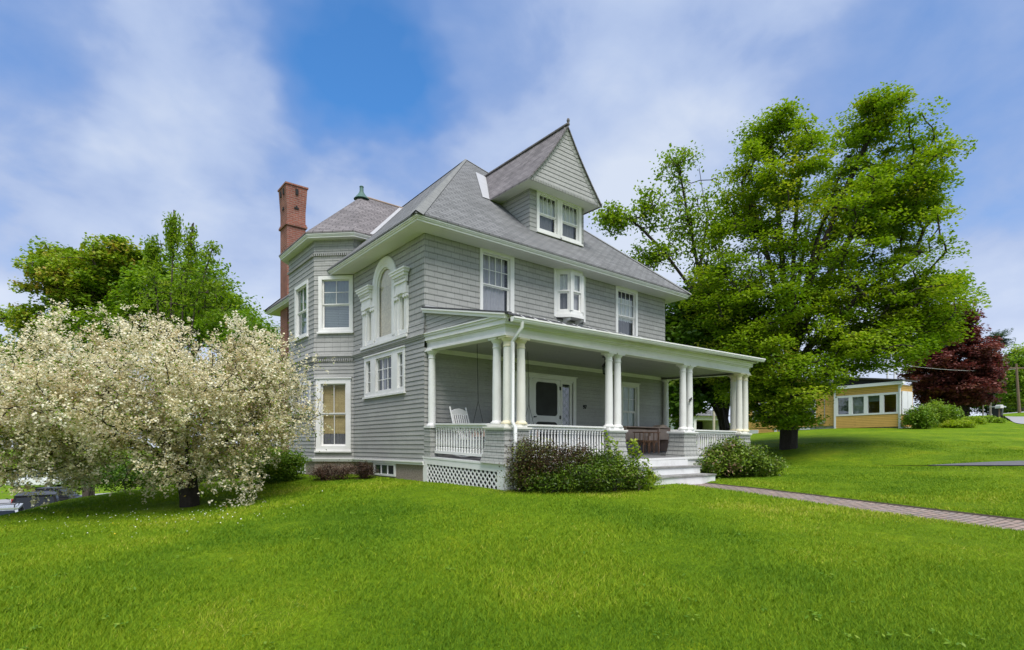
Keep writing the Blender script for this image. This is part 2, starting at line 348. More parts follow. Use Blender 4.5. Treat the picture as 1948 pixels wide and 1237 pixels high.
def window(F, u0, u1, v0, v1, cas=.09, mid=None, top=(1, 1), bot=(1, 1), cover=None, sill=True, hd=.0, label=None, casr=None, parent=None, jamb=.09, sash=.042, gl='glass', deep=.02):
    """casing = the window part; sash, pane and curtains are its sub-parts. returns glass opening"""
    casr = casr or cas; a, b, c, d = u0+cas, u1-casr, v0+(cas if sill else cas*.8), v1-cas
    mb = MB(); t = .034
    F.box(mb, u0, a, v0, v1, -.004, t); F.box(mb, b, u1, v0, v1, -.004, t); F.box(mb, a, b, d, v1, -.004, t+.003); F.box(mb, a, b, v0, c, -.004, t-.003)
    if hd: F.box(mb, u0-.03, u1+.03, v1, v1+hd, 0, t+.035)
    if sill: F.box(mb, u0-.03, u1+.03, v0-.035, v0+.012, 0, t+.045)
    for (p, q) in ((a-.012, a), (b, b+.012)): F.box(mb, p, q, c-.012, d+.012, -jamb, -.0045)
    F.box(mb, a, b, d, d+.012, -jamb, -.0045); F.box(mb, a, b, c-.012, c, -jamb, -.0045)
    w = mb.build('window', M['white'], parent or house)
    if label: w['label'] = label
    sb = MB(); gb = MB(); mt = .016
    halves = [(c, d, bot, 0.)] if mid is None else [(c, mid, bot, -.022), (mid, d, top, 0.)]
    for (p, q, (nx, ny), dw) in halves:
        f0, f1 = -.038+dw-deep, -.008+dw-deep
        F.box(sb, a, a+sash, p, q, f0, f1); F.box(sb, b-sash, b, p, q, f0, f1)
        F.box(sb, a+sash, b-sash, p, p+sash*(.75 if dw == 0 and mid else 1.3), f0, f1); F.box(sb, a+sash, b-sash, q-sash*.75, q, f0, f1)
        for i in range(1, nx):
            u = a+sash+(b-a-2*sash)*i/nx; F.box(sb, u-mt/2, u+mt/2, p+sash*.7, q-sash*.7, f0+.006, f1-.002)
        for j in range(1, ny):
            v = p+sash+(q-p-2*sash)*j/ny; F.box(sb, a+sash, b-sash, v-mt/2, v+mt/2, f0+.0075, f1-.0035)
        gb.quad(*[F(u, v, (f0+f1)/2-.004) for u, v in ((a+sash*.5, p+sash*.5), (b-sash*.5, p+sash*.5), (b-sash*.5, q-sash*.4), (a+sash*.5, q-sash*.4))])
    sb.build('sash', M['white'], w); gb.build('pane', M[gl], w)
    for (name, mat, fu0, fu1, fv0, fv1, rip) in (cover or []):
        cb = MB(); sheet(cb, F, a-.01+(b-a+.02)*fu0, a-.01+(b-a+.02)*fu1, c+(d-c)*fv0, c+(d-c)*fv1, -jamb-.03, rip); cb.build(name, M[mat], w)
    return (a-.01, b+.01, c-.01, d+.01)
FS = Frame((0, 0, 0), (-1, 0, 0))           # side wall  u=-y
FF = Frame((0, 0, 0), (0, -1, 0))           # front wall u=x
P1, P2, P3, P4 = V3(0, 4.03, 0), V3(-.85, 4.88, 0), V3(-.85, 7.19, 0), V3(0, 8.04, 0)
F1 = Frame(P2, P2*0+V3(-1, -1, 0)); F2 = Frame(P3, (-1, 0, 0)); F3 = Frame(P4, (-1, 1, 0))
FR = Frame((0, DEP, 0), (-1, 0, 0))         # side wall behind the tower
L1 = float(np.linalg.norm(P1-P2)); L2 = 2.31

# --- windows (each a part) ; openings collected per wall
opF, opS, op1, op2, opFl, opSl, op1l, op2l = [], [], [], [], [], [], [], []
lace_full = [('curtain', 'sheer', .0, 1., .0, 1., .012)]
opF.append(window(FF, 1.59, 2.70, 2.98, 4.99, .085, 4.117, (4, 2), (1, 1), [('curtain', 'sheer', 0, .9, 0, 1., .012)], casr=.13, label='upper window with eight small panes over one at the left end'))
opF.append(window(FF, 6.80, 7.87, 2.98, 4.99, .10, 4.098, (4, 2), (1, 1), [('curtain', 'lace', 0, 1, .49, .89, .01), ('curtain', 'greycurt', 0, .8, 0, .5, .014)], label='upper window with a white lace upper curtain at the right end'))
opFl.append(window(FF, 7.05, 7.945, -.06, 1.98, .09, 1.08, (2, 2), (2, 2), [('curtain', 'greencurt_refl', 0, 1, .0, 1, .008)], hd=.03, label='porch window with pale green curtain'))
op1l.append(window(F1, .055, 1.117, -.16, 1.955, .15, .93, (2, 1), (2, 1), [('blind', 'bamboo', 0, 1, .2, 1, .0), ('curtain', 'greycurt', 0, 1, 0, .2, .014)], hd=.03, label='tall bay window with bamboo blind'))
op1.append(window(F1, .136, 1.18, 3.30, 4.95, .105, 4.12, (2, 2), (1, 1), [('blind', 'blindw', 0, 1, .0, .5, .0), ('curtain', 'greencurt_refl', 0, 1, .5, 1., .006)], label='bay window with pale blinds and dark upper sash', gl='darkglass'))  # green sheet in the upper sash is a painted tree reflection, not cloth
y0, y1 = 5.36, 6.55
op2.append(window(F2, 7.19-y1, 7.19-y0, 3.30, 4.98, .10, 4.14, (2, 1), (1, 1), [('curtain', 'greencurt_refl', 0, 1, 0, 1., .006)], gl='darkglass', label='narrow bay window reflecting trees'))  # no real curtain: the green sheet colours in the reflected trees
op2l.append(window(F2, 7.19-7.02, 7.19-5.15, 1.0, 1.93, .10, None, (1, 1), (3, 1), None, gl='darkglass', label='wide low bay window half hidden by blossom'))
# triple window under the arched one
def triple():
    y_l, y_r, v0, v1 = 3.26, .92, 1.33, 2.44; u0, u1 = -y_l, -y_r; mb = MB(); F = FS; t = .034
    gl = [(-3.16, -2.86, 3), (-2.54, -1.62, 3), (-1.30, -1.02, 3)]; c, d = v0+.12, v1-.11
    xs = [u0]+[q for a, b, _ in gl for q in (a, b)]+[u1]
    for i in range(0, len(xs), 2): F.box(mb, xs[i], xs[i+1], v0, v1, -.004, t)
    for a, b, _ in gl: F.box(mb, a, b, v0, c, -.004, t-.003); F.box(mb, a, b, d, v1, -.004, t-.003)
    F.box(mb, u0-.03, u1+.03, v0-.035, v0+.012, 0, t+.045); F.box(mb, u0-.02, u1+.02, v1, v1+.03, 0, t+.03)
    w = mb.build('window', M['white'], house); w['label'] = 'group of three small paned windows'
    sb = MB(); gb = MB()
    for k, (a, b, ny) in enumerate(gl):
        nx = 3 if k == 1 else 1; s = .03
        F.box(sb, a, a+s, c, d, -.05, -.02); F.box(sb, b-s, b, c, d, -.05, -.02); F.box(sb, a+s, b-s, c, c+s, -.05, -.02); F.box(sb, a+s, b-s, d-s, d, -.05, -.02)
        for i in range(1, nx): u = a+s+(b-a-2*s)*i/nx; F.box(sb, u-.01, u+.01, c+s, d-s, -.045, -.022)
        for j in range(1, ny): v = c+s+(d-c-2*s)*j/ny; F.box(sb, a+s, b-s, v-.01, v+.01, -.0435, -.0235)
        gb.quad(F(a+.01, c+.01, -.036), F(b-.01, c+.01, -.036), F(b-.01, d-.01, -.036), F(a+.01, d-.01, -.036))
        for (p, q) in ((a-.012, a), (b, b+.012)): F.box(sb, p, q, c, d, -.09, -.0045)
        cb = MB(); sheet(cb, F, a, a+(b-a)*.28 if k != 2 else b, c, d, -.14, .014); cb.build('curtain', M['sheer'], w)
        opSl.append((a-.008, b+.008, c-.008, d+.008))
    sb.build('sash', M['white'], w); gb.build('pane', M['glass'], w)
triple()
# arched window with side lights
def arched():
    F = FS; uc = -2.03; R, r = .70, .43; zs = 4.25; z0 = 2.72; zg = 2.88; mb = MB(); t = .04
    sl = [(-3.06, -2.80), (-1.16, -.93)]; zt = 3.72
    n = 20; vs = []
    for i in range(n+1):
        a = math.pi*i/n
        for rr, w in ((R, .0), (R, t), (R-.05, t+.02), (r+.09, t+.02), (r+.07, t), (r, t-.01), (r, -.08)): vs.append(F(uc+rr*math.cos(a), zs+rr*math.sin(a), w))
    mb.add(vs, [(7*i+k, 7*i+k+1, 7*i+8+k, 7*i+7+k) for i in range(n) for k in range(6)])
    for s in (-1, 1):
        p, q = sorted((uc+s*R, uc+s*r)); F.box(mb, p, q, z0, zs, -.004, t); F.box(mb, p+.07, q-.07, z0+.1, zs, t-.002, t+.02)
    F.box(mb, uc-r, uc+r, z0, zg, -.004, t); F.box(mb, -3.40, -.74, z0-.05, z0+.02, 0, .09)
    for (a, b) in sl:
        oa, ob = (-3.36, uc-R) if a < -2 else (uc+R, -.74)
        F.box(mb, oa, a, z0+.02, zt+.2, -.004, t-.002); F.box(mb, b, ob, z0+.02, zt+.2, -.004, t-.002); F.box(mb, a, b, z0+.02, zg, -.004, t-.004); F.box(mb, a, b, zt, zt+.2, -.004, t-.004)
    w = mb.build('window', M['white'], house); w['label'] = 'arched window with side lights and carved caps'
    for (a, b) in sl:
        oa, ob = (-3.40, uc-R+.03) if a < -2 else (uc+R-.03, -.70); e = MB()
        for pu in (a-.13, b+.13):          # pilasters with scrolled capitals
            for st in (-.035, 0, .035): F.box(e, pu+st-.010, pu+st+.010, zg, zt-.14, t-.004, t+.022)
            F.box(e, pu-.075, pu+.075, zg-.12, zg, t-.004, t+.03); F.box(e, pu-.085, pu+.085, zt+.02, zt+.05, t-.004, t+.06)
            for s in (-1, 1): e.tube([F(pu+s*.065, zt-.045, t), F(pu+s*.065, zt-.045, t+.055)], .045, 10)
            F.box(e, pu-.07, pu+.07, zt-.06, zt+.02, t-.004, t+.04)
        F.box(e, oa+.05, ob-.05, zt+.05, zt+.16, t-.004, t+.05); F.box(e, oa+.06, ob-.06, zt+.16, zt+.30, t-.004, t+.04)
        F.box(e, oa+.03, ob-.03, zt+.30, zt+.36, t-.004, t+.07); F.box(e, oa+.01, ob-.01, zt+.45, zt+.52, t-.004, t+.12); F.box(e, oa-.04, ob+.04, zt+.52, zt+.58, t-.004, t+.15); F.box(e, oa-.07, ob+.07, zt+.58, zt+.62, t-.004, t+.17)
        k = int((ob-oa)/.055)
        for i in range(k): u = oa+.04+(ob-oa-.08)*(i+.5)/k; F.box(e, u-.014, u+.014, zt+.385, zt+.45, t-.004, t+.09)
        F.box(e, oa+.03, ob-.03, zt+.36, zt+.45, t-.004, t+.055)
        e.build('entablature', M['white'], w)
        g = MB(); g.quad(F(a, zg, -.03), F(b, zg, -.03), F(b, zt, -.03), F(a, zt, -.03)); g.build('pane', M['glass'], w)
        c = MB(); sheet(c, F, a-.02, b+.02, zg, zt, -.07, 0); c.build('shade', M['tan'], w); opS.append((a-.01, b+.01, zg-.01, zt+.01))
        jb = MB()
        for (p, q) in ((a, a+.02), (b-.02, b)): F.box(jb, p, q, zg, zt, -.068, -.0045)
        jb.build('sash', M['white'], w)
    arc = [F(uc+r*math.cos(math.pi*i/n), zs+r*math.sin(math.pi*i/n), -.03) for i in range(n+1)]
    g = MB(); g.poly([F(uc-r, zg, -.03), F(uc+r, zg, -.03)]+arc); g.build('pane', M['glass'], w)
    c = MB(); c.poly([F(uc-r-.01, zg, -.075), F(uc+r+.01, zg, -.075)]+[F(uc+(r+.01)*math.cos(math.pi*i/n), zs+(r+.01)*math.sin(math.pi*i/n), -.075) for i in range(n+1)]); c.build('shade', M['tan'], w)
    s = MB(); s.tube([F(uc-r+.02, zg, -.02), F(uc-r+.02, zs, -.02)]+[F(uc+(r-.02)*math.cos(math.pi-math.pi*i/n), zs+(r-.02)*math.sin(math.pi*i/n), -.02) for i in range(1, n)]+[F(uc+r-.02, zs, -.02), F(uc+r-.02, zg, -.02)], .022, 6); s.build('sash', M['white'], w, True)
    opS.append((uc-r-.02, uc+r+.02, zg-.01, zs))
    for i in range(8): h = .055*i; x = math.sqrt(max(.0, (r+.03)**2-h*h)); opS.append((uc-x, uc+x, zs+h-.001, zs+h+.055))
arched()

# --- walls
flare = lambda z: .055*max(0., (3.05-z)/.44)**1.6 if z < 3.05 else 0.
mb = MB()
lap(mb, FF, W, -.42, 2.30, .109, lp=.017, ops=[(2.72, 5.03, -.5, 1.97)]+opFl, m0=1, m1=1)
lap(mb, FS, 0., -.40, 2.52, .109, lp=.017, ops= opSl, m0=-.41, m1=1, u00=-4.03)
lap(mb, F1, L1, -.40, 2.52, .109, lp=.017, ops= op1l, m0=.41, m1=-.41); lap(mb, F2, L2, -.40, 2.52, .109, lp=.017, ops= op2l, m0=.41, m1=.41); lap(mb, F3, L1, -.40, 2.52, .109, lp=.017, m1=.41)
lap(mb, FR, DEP-8.04, -.40, 2.52, .109, lp=.017)
FRt = Frame((W, 0, 0), (1, 0, 0)); FBk = Frame((W, DEP, 0), (0, 1, 0)); lap(mb, FRt, DEP, -.42, 5.0, .109, m0=1, m1=1); lap(mb, FBk, W, -.42, 5.0, .109, m0=1, m1=1)
mb.build('wall', M['siding'], house)
mb = MB()
lap(mb, FF, W, 2.60, 5.0, .14, opF+[(4.25, 5.34, 3.6, 5.0)], m0=1, m1=1)
lap(mb, FS, 0., 2.60, 5.0, .14, opS, m0=-.41, m1=1, flare=flare, u00=-4.03)
lap(mb, F1, L1, 2.60, 6.02, .14, op1, m0=.41, m1=-.41, flare=flare); lap(mb, F2, L2, 2.60, 6.02, .14, op2, m0=.41, m1=.41, flare=flare); lap(mb, F3, L1, 2.60, 6.02, .14, m1=.41, flare=flare)
lap(mb, FR, DEP-8.04, 2.60, 5.0, .14, flare=flare)
lap(mb, Frame((0, 4.03, 0), (0, -1, 0)), 1.6, 4.96, 6.02, .14, m0=.41); lap(mb, Frame((1.6, 8.04, 0), (0, 1, 0)), 1.6, 4.96, 6.02, .14)
w2 = mb.build('wall', M['shingle'], house); w2['label'] = 'upper walls clad in gray shingles'
# poly ring helper for bands that follow the side wall and the bay
RING = [V3(0, 0, 0), P1, P2, P3, P4, V3(0, DEP, 0)]
def band(mb, z0, z1, w0, w1, ring=RING):
    pts = [p for p in ring]; off = []
    for i, p in enumerate(pts):
        ds = []
        if i > 0: ds.append(pts[i]-pts[i-1])
        if i < len(pts)-1: ds.append(pts[i+1]-pts[i])
        ns = [np.cross(d/np.linalg.norm(d), ZUP)*-1 for d in ds]; n = sum(ns); n /= np.linalg.norm(n); off.append(n/max(.3, n@ns[0]))
    for i in range(len(pts)-1):
        a, b, na, nb = pts[i], pts[i+1], off[i], off[i+1]; q = []
        for z in (z0, z1):
            for w in (w0, w1): q += [a+na*w+ZUP*z, b+nb*w+ZUP*z]
        mb.add(q, [(0, 1, 3, 2), (4, 6, 7, 5), (0, 4, 5, 1), (2, 3, 7, 6), (0, 2, 6, 4), (1, 5, 7, 3)])
mb = MB(); band(mb, 2.515, 2.56, -.01, .035); band(mb, 2.56, 2.595, -.01, .062); band(mb, 2.595, 2.606, -.01, .085); o = mb.build('frieze_band', M['siding'], house)
mb = MB()
def dent(F, u0, u1, z, step, w):
    n = int((u1-u0)/step)
    for i in range(n): u = u0+(u1-u0)*(i+.5)/n; F.box(mb, u-step*.27, u+step*.27, z-.035, z+.03, w-.03, w+.035)
for F, L in ((F1, L1), (F2, L2)): dent(F, 0, L, 2.50, .062, .03)
mb.build('dentil_band', M['siding'], house); mb = MB()
for F, L in ((F1, L1), (F2, L2)): dent(F, 0, L, 5.57, .062, .03)
for F, L in ((F1, L1), (F2, L2), (F3, L1)): F.box(mb, -.01, L+.01, 5.602, 5.622, .0, .045)
mb.build('dentil_band', M['siding'], house)
mb = MB(); band(mb, -.40, -.365, -.02, .07); band(mb, -.455, -.40, -.02, .045); mb.build('water_table', M['white'], house)
mb = MB(); band(mb, -1.6, -.45, -.30, -.02); mb.box(0.25, W, .1, .3, -1.5, -.42); mb.box(W-.3, W-.02, 0.02, DEP, -1.6, -.42); mb.box(0, W, DEP-.3, DEP-.02, -1.8, -.42); mb.build('foundation', M['stone'], house)
# basement windows
def basement(F, u0, u1, v0, v1, n):
    b = MB(); w0 = -.03
    F.box(b, u0, u1, v0, v0+.05, w0, .02); F.box(b, u0, u1, v1-.05, v1, w0, .018); F.box(b, u0, u0+.06, v0+.05, v1-.05, w0, .019); F.box(b, u1-.06, u1, v0+.05, v1-.05, w0, .019)
    for i in range(1, n): u = u0+.06+(u1-u0-.12)*i/n; F.box(b, u-.014, u+.014, v0+.05, v1-.05, w0, .008)
    w = b.build('basement_window', M['white'], house); g = MB(); g.quad(F(u0, v0, -.008), F(u1, v0, -.008), F(u1, v1, -.008), F(u0, v1, -.008)); g.build('pane', M['darkglass'], w)
    g = MB(); g.quad(F(u0, v0, -.016), F(u1, v0, -.016), F(u1, v1, -.016), F(u0, v1, -.016)); g.build('curtain', M['greycurt'], w)
basement(FS, -2.70, -1.46, -.79, -.46, 3); basement(F2, .35, 1.55, -.85, -.47, 3)

# --- main roof
EX0, EX1, EY0, EY1, ZE = -.585, 9.95, -.635, 10.94, 5.13
AP = V3(4.68, 5.14, 10.28)
cs = [V3(EX0, EY0, ZE), V3(EX1, EY0, ZE), V3(EX1, EY1, ZE), V3(EX0, EY1, ZE)]
mb = MB(); lo = [c-V3(0, 0, .035) for c in cs]
for i in range(4):
    a, b = cs[i], cs[(i+1) % 4]; n = 6
    mb.poly([a, b, AP]); mb.quad(lo[i], lo[(i+1) % 4], b, a)
mb.build('roof', M['roof'], house)
mb = MB()
for c in cs:
    d = AP-c; h = V3(d[0], d[1], 0); h /= np.linalg.norm(h); s = np.cross(h, ZUP); dr = V3(0, 0, .012)
    for sg in (-1, 1):
        f = V3(1, 0, 0) if abs(0) else None
        n1 = s*sg*.17; drop = V3(0, 0, -.17*.62)
        mb.quad(c+dr+ZUP*.02, AP+dr+ZUP*.02, AP+n1*.3+drop*.3+ZUP*.03, c+n1+drop+ZUP*.03) if sg > 0 else mb.quad(c+n1+drop+ZUP*.03, AP+n1*.3+drop*.3+ZUP*.03, AP+dr+ZUP*.02, c+dr+ZUP*.02)
mb.build('hip_cap', M['roofcap'], house)
def eave_ring(mb, pts, z, steps, inner):
    """stepped fascia round a convex polygon (counter-clockwise), plus the soffit to the inner polygon"""
    n = len(pts)
    def offp(o):
        out = []
        for i in range(n):
            p, q, r = pts[i-1], pts[i], pts[(i+1) % n]; d1 = (q-p)/np.linalg.norm(q-p); d2 = (r-q)/np.linalg.norm(r-q)
            n1, n2 = np.cross(d1, ZUP), np.cross(d2, ZUP); b = n1+n2; b /= np.linalg.norm(b); out.append(q+b*(o/max(.3, b@n1)))
        return out
    for (o0, o1, za, zb) in steps:
        A, B = offp(o0), offp(o1)
        for i in range(n):
            j = (i+1) % n; q = [A[i]+ZUP*(z+za), A[j]+ZUP*(z+za), B[i]+ZUP*(z+za), B[j]+ZUP*(z+za), A[i]+ZUP*(z+zb), A[j]+ZUP*(z+zb), B[i]+ZUP*(z+zb), B[j]+ZUP*(z+zb)]
            mb.add(q, [(0, 1, 3, 2), (4, 6, 7, 5), (0, 4, 5, 1), (2, 3, 7, 6)])
fl = [V3(c[0], c[1], 0) for c in cs]
mb = MB(); eave_ring(mb, fl, ZE, [(-.20, -.075, -.15, -.10), (-.20, -.045, -.10, -.07), (-.20, -.02, -.07, -.036)], None); mb.build('cornice', M['white'], house)
mb = MB(); mb.box(EX0+.07, EX1-.07, EY0+.07, .0, 4.985, 4.998); mb.box(EX0+.07, .0, .0, 4.62, 4.985, 4.998); mb.box(EX0+.07, .0, 7.45, EY1-.07, 4.985, 4.998); mb.box(W, EX1-.07, 0, EY1-.07, 4.985, 4.998); mb.box(0, W, DEP, EY1-.07, 4.985, 4.998)
mb.build('soffit', M['soffit'], house)
mb = MB(); FF.box(mb, 0.02, W, 4.86, 4.985, .0, .025) if False else None
# --- bay tower roof
o = .29; yc = 6.035
s2 = math.sqrt(2); xw = -.85-o; ys = 4.03-o; k = 4.03-o*s2
Ea, Eb = V3(xw, k-xw, 0), V3(k-ys, ys, 0); mir = lambda p: V3(p[0], 2*yc-p[1], p[2]); Ea2, Eb2 = mir(Ea), mir(Eb)
zt = 6.15; TA = V3(1.127, yc, 8.27); TR = V3(3.0, yc, 8.27)
up = lambda p, z: V3(p[0], p[1], z)
mb = MB(); R = [up(V3(3.0, ys, 0), zt), up(Eb, zt), up(Ea, zt), up(Ea2, zt), up(Eb2, zt), up(V3(3.0, 2*yc-ys, 0), zt)]
mb.poly([R[1], TA, R[2]][::-1]); mb.poly([R[2], TA, R[3]][::-1]); mb.poly([R[3], TA, R[4]][::-1]); mb.poly([R[0], TR, TA, R[1]][::-1]); mb.poly([R[4], TA, TR, R[5]][::-1])
for a, b in zip(R[:-1], R[1:]): mb.quad(a, b, b-ZUP*.035, a-ZUP*.035)
mb.build('roof', M['slate'], house)['label'] = 'purple gray bay roof with green finial'
mb = MB(); mb.lathe([(.26, -.13), (.20, -.06), (.13, .02), (.085, .09), (.065, .14), (.062, .27), (.075, .285), (.06, .31), (.0, .315)], TA+V3(0, 0, .02), 12); mb.build('finial', M['verdigris'], house, True)
mb = MB(); mb.tube([TA+V3(.05, 0, .01), TR+V3(0, 0, .01)], .035, 8); mb.build('ridge_roll', paint('rusty_ridge', (.33, .25, .20), .8, .3), house, True)
ring = [V3(2.0, ys, 0), Eb, Ea, Ea2, Eb2, V3(2.0, 2*yc-ys, 0)][::-1]
mb = MB(); eave_ring(mb, ring, zt, [(-.16, -.06, -.15, -.10), (-.16, -.035, -.10, -.07), (-.16, -.015, -.07, -.036)], None); mb.build('cornice', M['white'], house)
mb = MB(); mb.prism([p*V3(1, 1, 0)+(V3(.05, 0, 0) if i in (2, 3) else 0)+ZUP*6.005 for i, p in enumerate([V3(1.2, ys+.07, 0), V3(Eb[0]+.03, ys+.07, 0), V3(xw+.02, Ea[1]+.03, 0), V3(xw+.02, Ea2[1]-.03, 0), V3(Eb2[0]+.03, 2*yc-ys-.07, 0), V3(1.2, 2*yc-ys-.07, 0)])], (0, 0, .012)); mb.build('soffit', M['soffit'], house)
# white valley flashing between the bay roof and the main roof
mr = lambda x: ZE+(x-EX0)*(AP[2]-ZE)/(AP[0]-EX0)
va = V3(EX0+(zt-ZE)/((AP[2]-ZE)/(AP[0]-EX0)), ys, zt); vb = V3(EX0+(8.27-ZE)/((AP[2]-ZE)/(AP[0]-EX0)), yc, 8.27)
mb = MB(); sd = V3(-.10, .0, -.10*.0); mb.quad(va+V3(-.16, 0, .02), va+V3(.0, -.15, .02), vb+V3(.0, -.15, .02), vb+V3(-.16, 0, .02))
sd = .17; wl = lambda p: V3(p[0], p[1]-sd, mr(p[0])+.012)
mb = MB(); mb.quad(wl(va), wl(vb), vb+ZUP*.014, va+ZUP*.014); mb.quad(va+ZUP*.014, vb+ZUP*.014, vb+V3(-.10, 0, .016), va+V3(-.10, 0, .016)); mb.build('valley_flashing', M['flash'], house)

# --- dormer
DX0, DX1, DY = 3.63, 5.80, .42
fr = lambda y: ZE+(y-EY0)*(AP[2]-ZE)/(AP[1]-EY0); fry = lambda z: EY0+(z-ZE)*(AP[1]-EY0)/(AP[2]-ZE)
FD = Frame((0, DY, 0), (0, -1, 0)); FL = Frame((DX0, 0, 0), (-1, 0, 0)); FRr = Frame((DX1, 0, 0), (1, 0, 0))
dw = []
for (a, b, lab) in ((3.88, 4.78, 'left'), (4.79, 5.69, 'right')):
    dw.append(window(FD, a, b, 6.10, 7.31, .095, 6.66, (4, 1), (1, 1), [('curtain', 'lace', 0, 1, .49, .86, .012), ('curtain', 'greycurt', 0, .85, 0, .5, .01)], sill=(lab == 'left') or True, gl='glass'))
    F = FD; c = MB(); q = dw[-1]
    for i in range(9): u = q[0]+(q[1]-q[0])*(i+.5)/9; w_ = (q[1]-q[0])/18; zt0 = q[2]+(q[3]-q[2])*.86; c.add([F(u-w_, zt0, -.12), F(u+w_, zt0, -.12), F(u, zt0+.09, -.12)], [(0, 1, 2)])
    c.build('lace_edge', M['lace'], bpy.context.scene.objects[[o.name for o in house.children if o.name.startswith('window')][-1]])
mb = MB(); lap(mb, FD, DX1, 5.95, 7.34, .125, dw, m0=1, m1=1, u00=DX0)
lap(mb, FL, 5, 5.95, 7.34, .125, clip=lambda z: (-fry(z), -DY+.012), u00=-5); lap(mb, FRr, 5, 5.95, 7.34, .125, clip=lambda z: (DY-.012, fry(z)), u00=-5)
mb.build('wall', M['siding'], house)['label'] = 'dormer walls'
GX0, GX1, GY, GZ, GA = 3.20, 6.09, -.05, 7.27, 9.17; GC = (GX0+GX1)/2
def rake(t, s, o=0.):                        # t 0 at the eave .. 1 at the ridge; slightly concave
    x = GX0+(GC-GX0)*(t+.05*math.sin(math.pi*t)); z = GZ+(GA-GZ)*(t-.0*math.sin(math.pi*t)); x = x if s < 0 else 2*GC-x
    return x, z+o
mb = MB(); n = 8
for s in (-1, 1):
    for i in range(n):
        (xa, za), (xb, zb) = rake(i/n, s), rake((i+1)/n, s); q = []
        for (x, z) in ((xa, za), (xb, zb)):
            q += [V3(x, GY-.04, z), V3(x, max(GY+.3, fry(z)+.35), z), V3(x, GY-.04, z-.05), V3(x, max(GY+.3, fry(z)+.35), z-.05)]
        mb.add(q, [(0, 4, 5, 1) if s > 0 else (0, 1, 5, 4), (2, 3, 7, 6), (0, 2, 6, 4), (0, 1, 3, 2), (4, 6, 7, 5)])
mb.build('roof', M['slate'], house)['label'] = 'steep purple gray dormer roof'
mb = MB(); lap(mb, Frame((0, GY+.04, 0), (0, -1, 0)), 9, GZ+.02, GA-.02, .125, clip=lambda z: (GX0+.03+(GC-GX0)*min(1, (z-GZ)/(GA-GZ)+.05*math.sin(math.pi*min(1, (z-GZ)/(GA-GZ)))), 2*GC-(GX0+.03+(GC-GX0)*min(1, (z-GZ)/(GA-GZ)+.05*math.sin(math.pi*min(1, (z-GZ)/(GA-GZ)))))))
for s in (-1, 1):                            # curved border course along each rake
    for i in range(18):
        (xa, za), (xb, zb) = rake(i/18, s, -.04), rake((i+.86)/18, s, -.04)
        mb.quad(V3(xa, GY+.0, za), V3(xb, GY+.0, zb), V3(xb-s*.11, GY+.025, zb-.02), V3(xa-s*.11, GY+.025, za-.02)) if s > 0 else mb.quad(V3(xa-s*.11, GY+.025, za-.02), V3(xb-s*.11, GY+.025, zb-.02), V3(xb, GY+.0, zb), V3(xa, GY+.0, za))
mb.build('gable', M['gableshingle'], house)
mb = MB()
for i in range(46):
    x = GX0+.04+(GX1-GX0-.08)*(i+.5)/46; mb.add([V3(x-.024, GY+.008, GZ+.03), V3(x+.024, GY+.008, GZ+.03), V3(x+.012, GY+.008, GZ-.045), V3(x-.012, GY+.008, GZ-.045), V3(x-.024, GY+.03, GZ+.03), V3(x+.024, GY+.03, GZ+.03), V3(x+.012, GY+.03, GZ-.045), V3(x-.012, GY+.03, GZ-.045)], [(0, 3, 2, 1), (4, 5, 6, 7), (0, 4, 7, 3), (1, 2, 6, 5), (3, 7, 6, 2)])
mb.build('dentil_band', M['siding'], house)
mb = MB(); mb.box(GX0+.01, GX1-.01, GY+.035, 2.2, GZ-.02, GZ+.012); mb.build('soffit', M['soffit'], house)
mb = MB(); mb.beam(V3(GC, GY-.06, GA+.03), V3(GC, 4.0, GA+.03), .09, .05); mb.lathe([(.025, 0), (.035, .05), (.05, .10), (.035, .15), (0, .165)], V3(GC, GY-.04, GA+.03), 8); mb.build('ridge_roll', M['slate'], house)
mb = MB(); za, zb = GZ-.03, GA-.02
A, B = V3(GX0, fry(za), za+.03), V3(GC, fry(zb), zb+.03); mb.quad(A, B, V3(B[0]-.34, B[1]+.12, fr(B[1]+.12)+.03), V3(A[0]-.25, A[1]+.0, fr(A[1])+.03)); mb.build('valley_flashing', M['flash'], house)

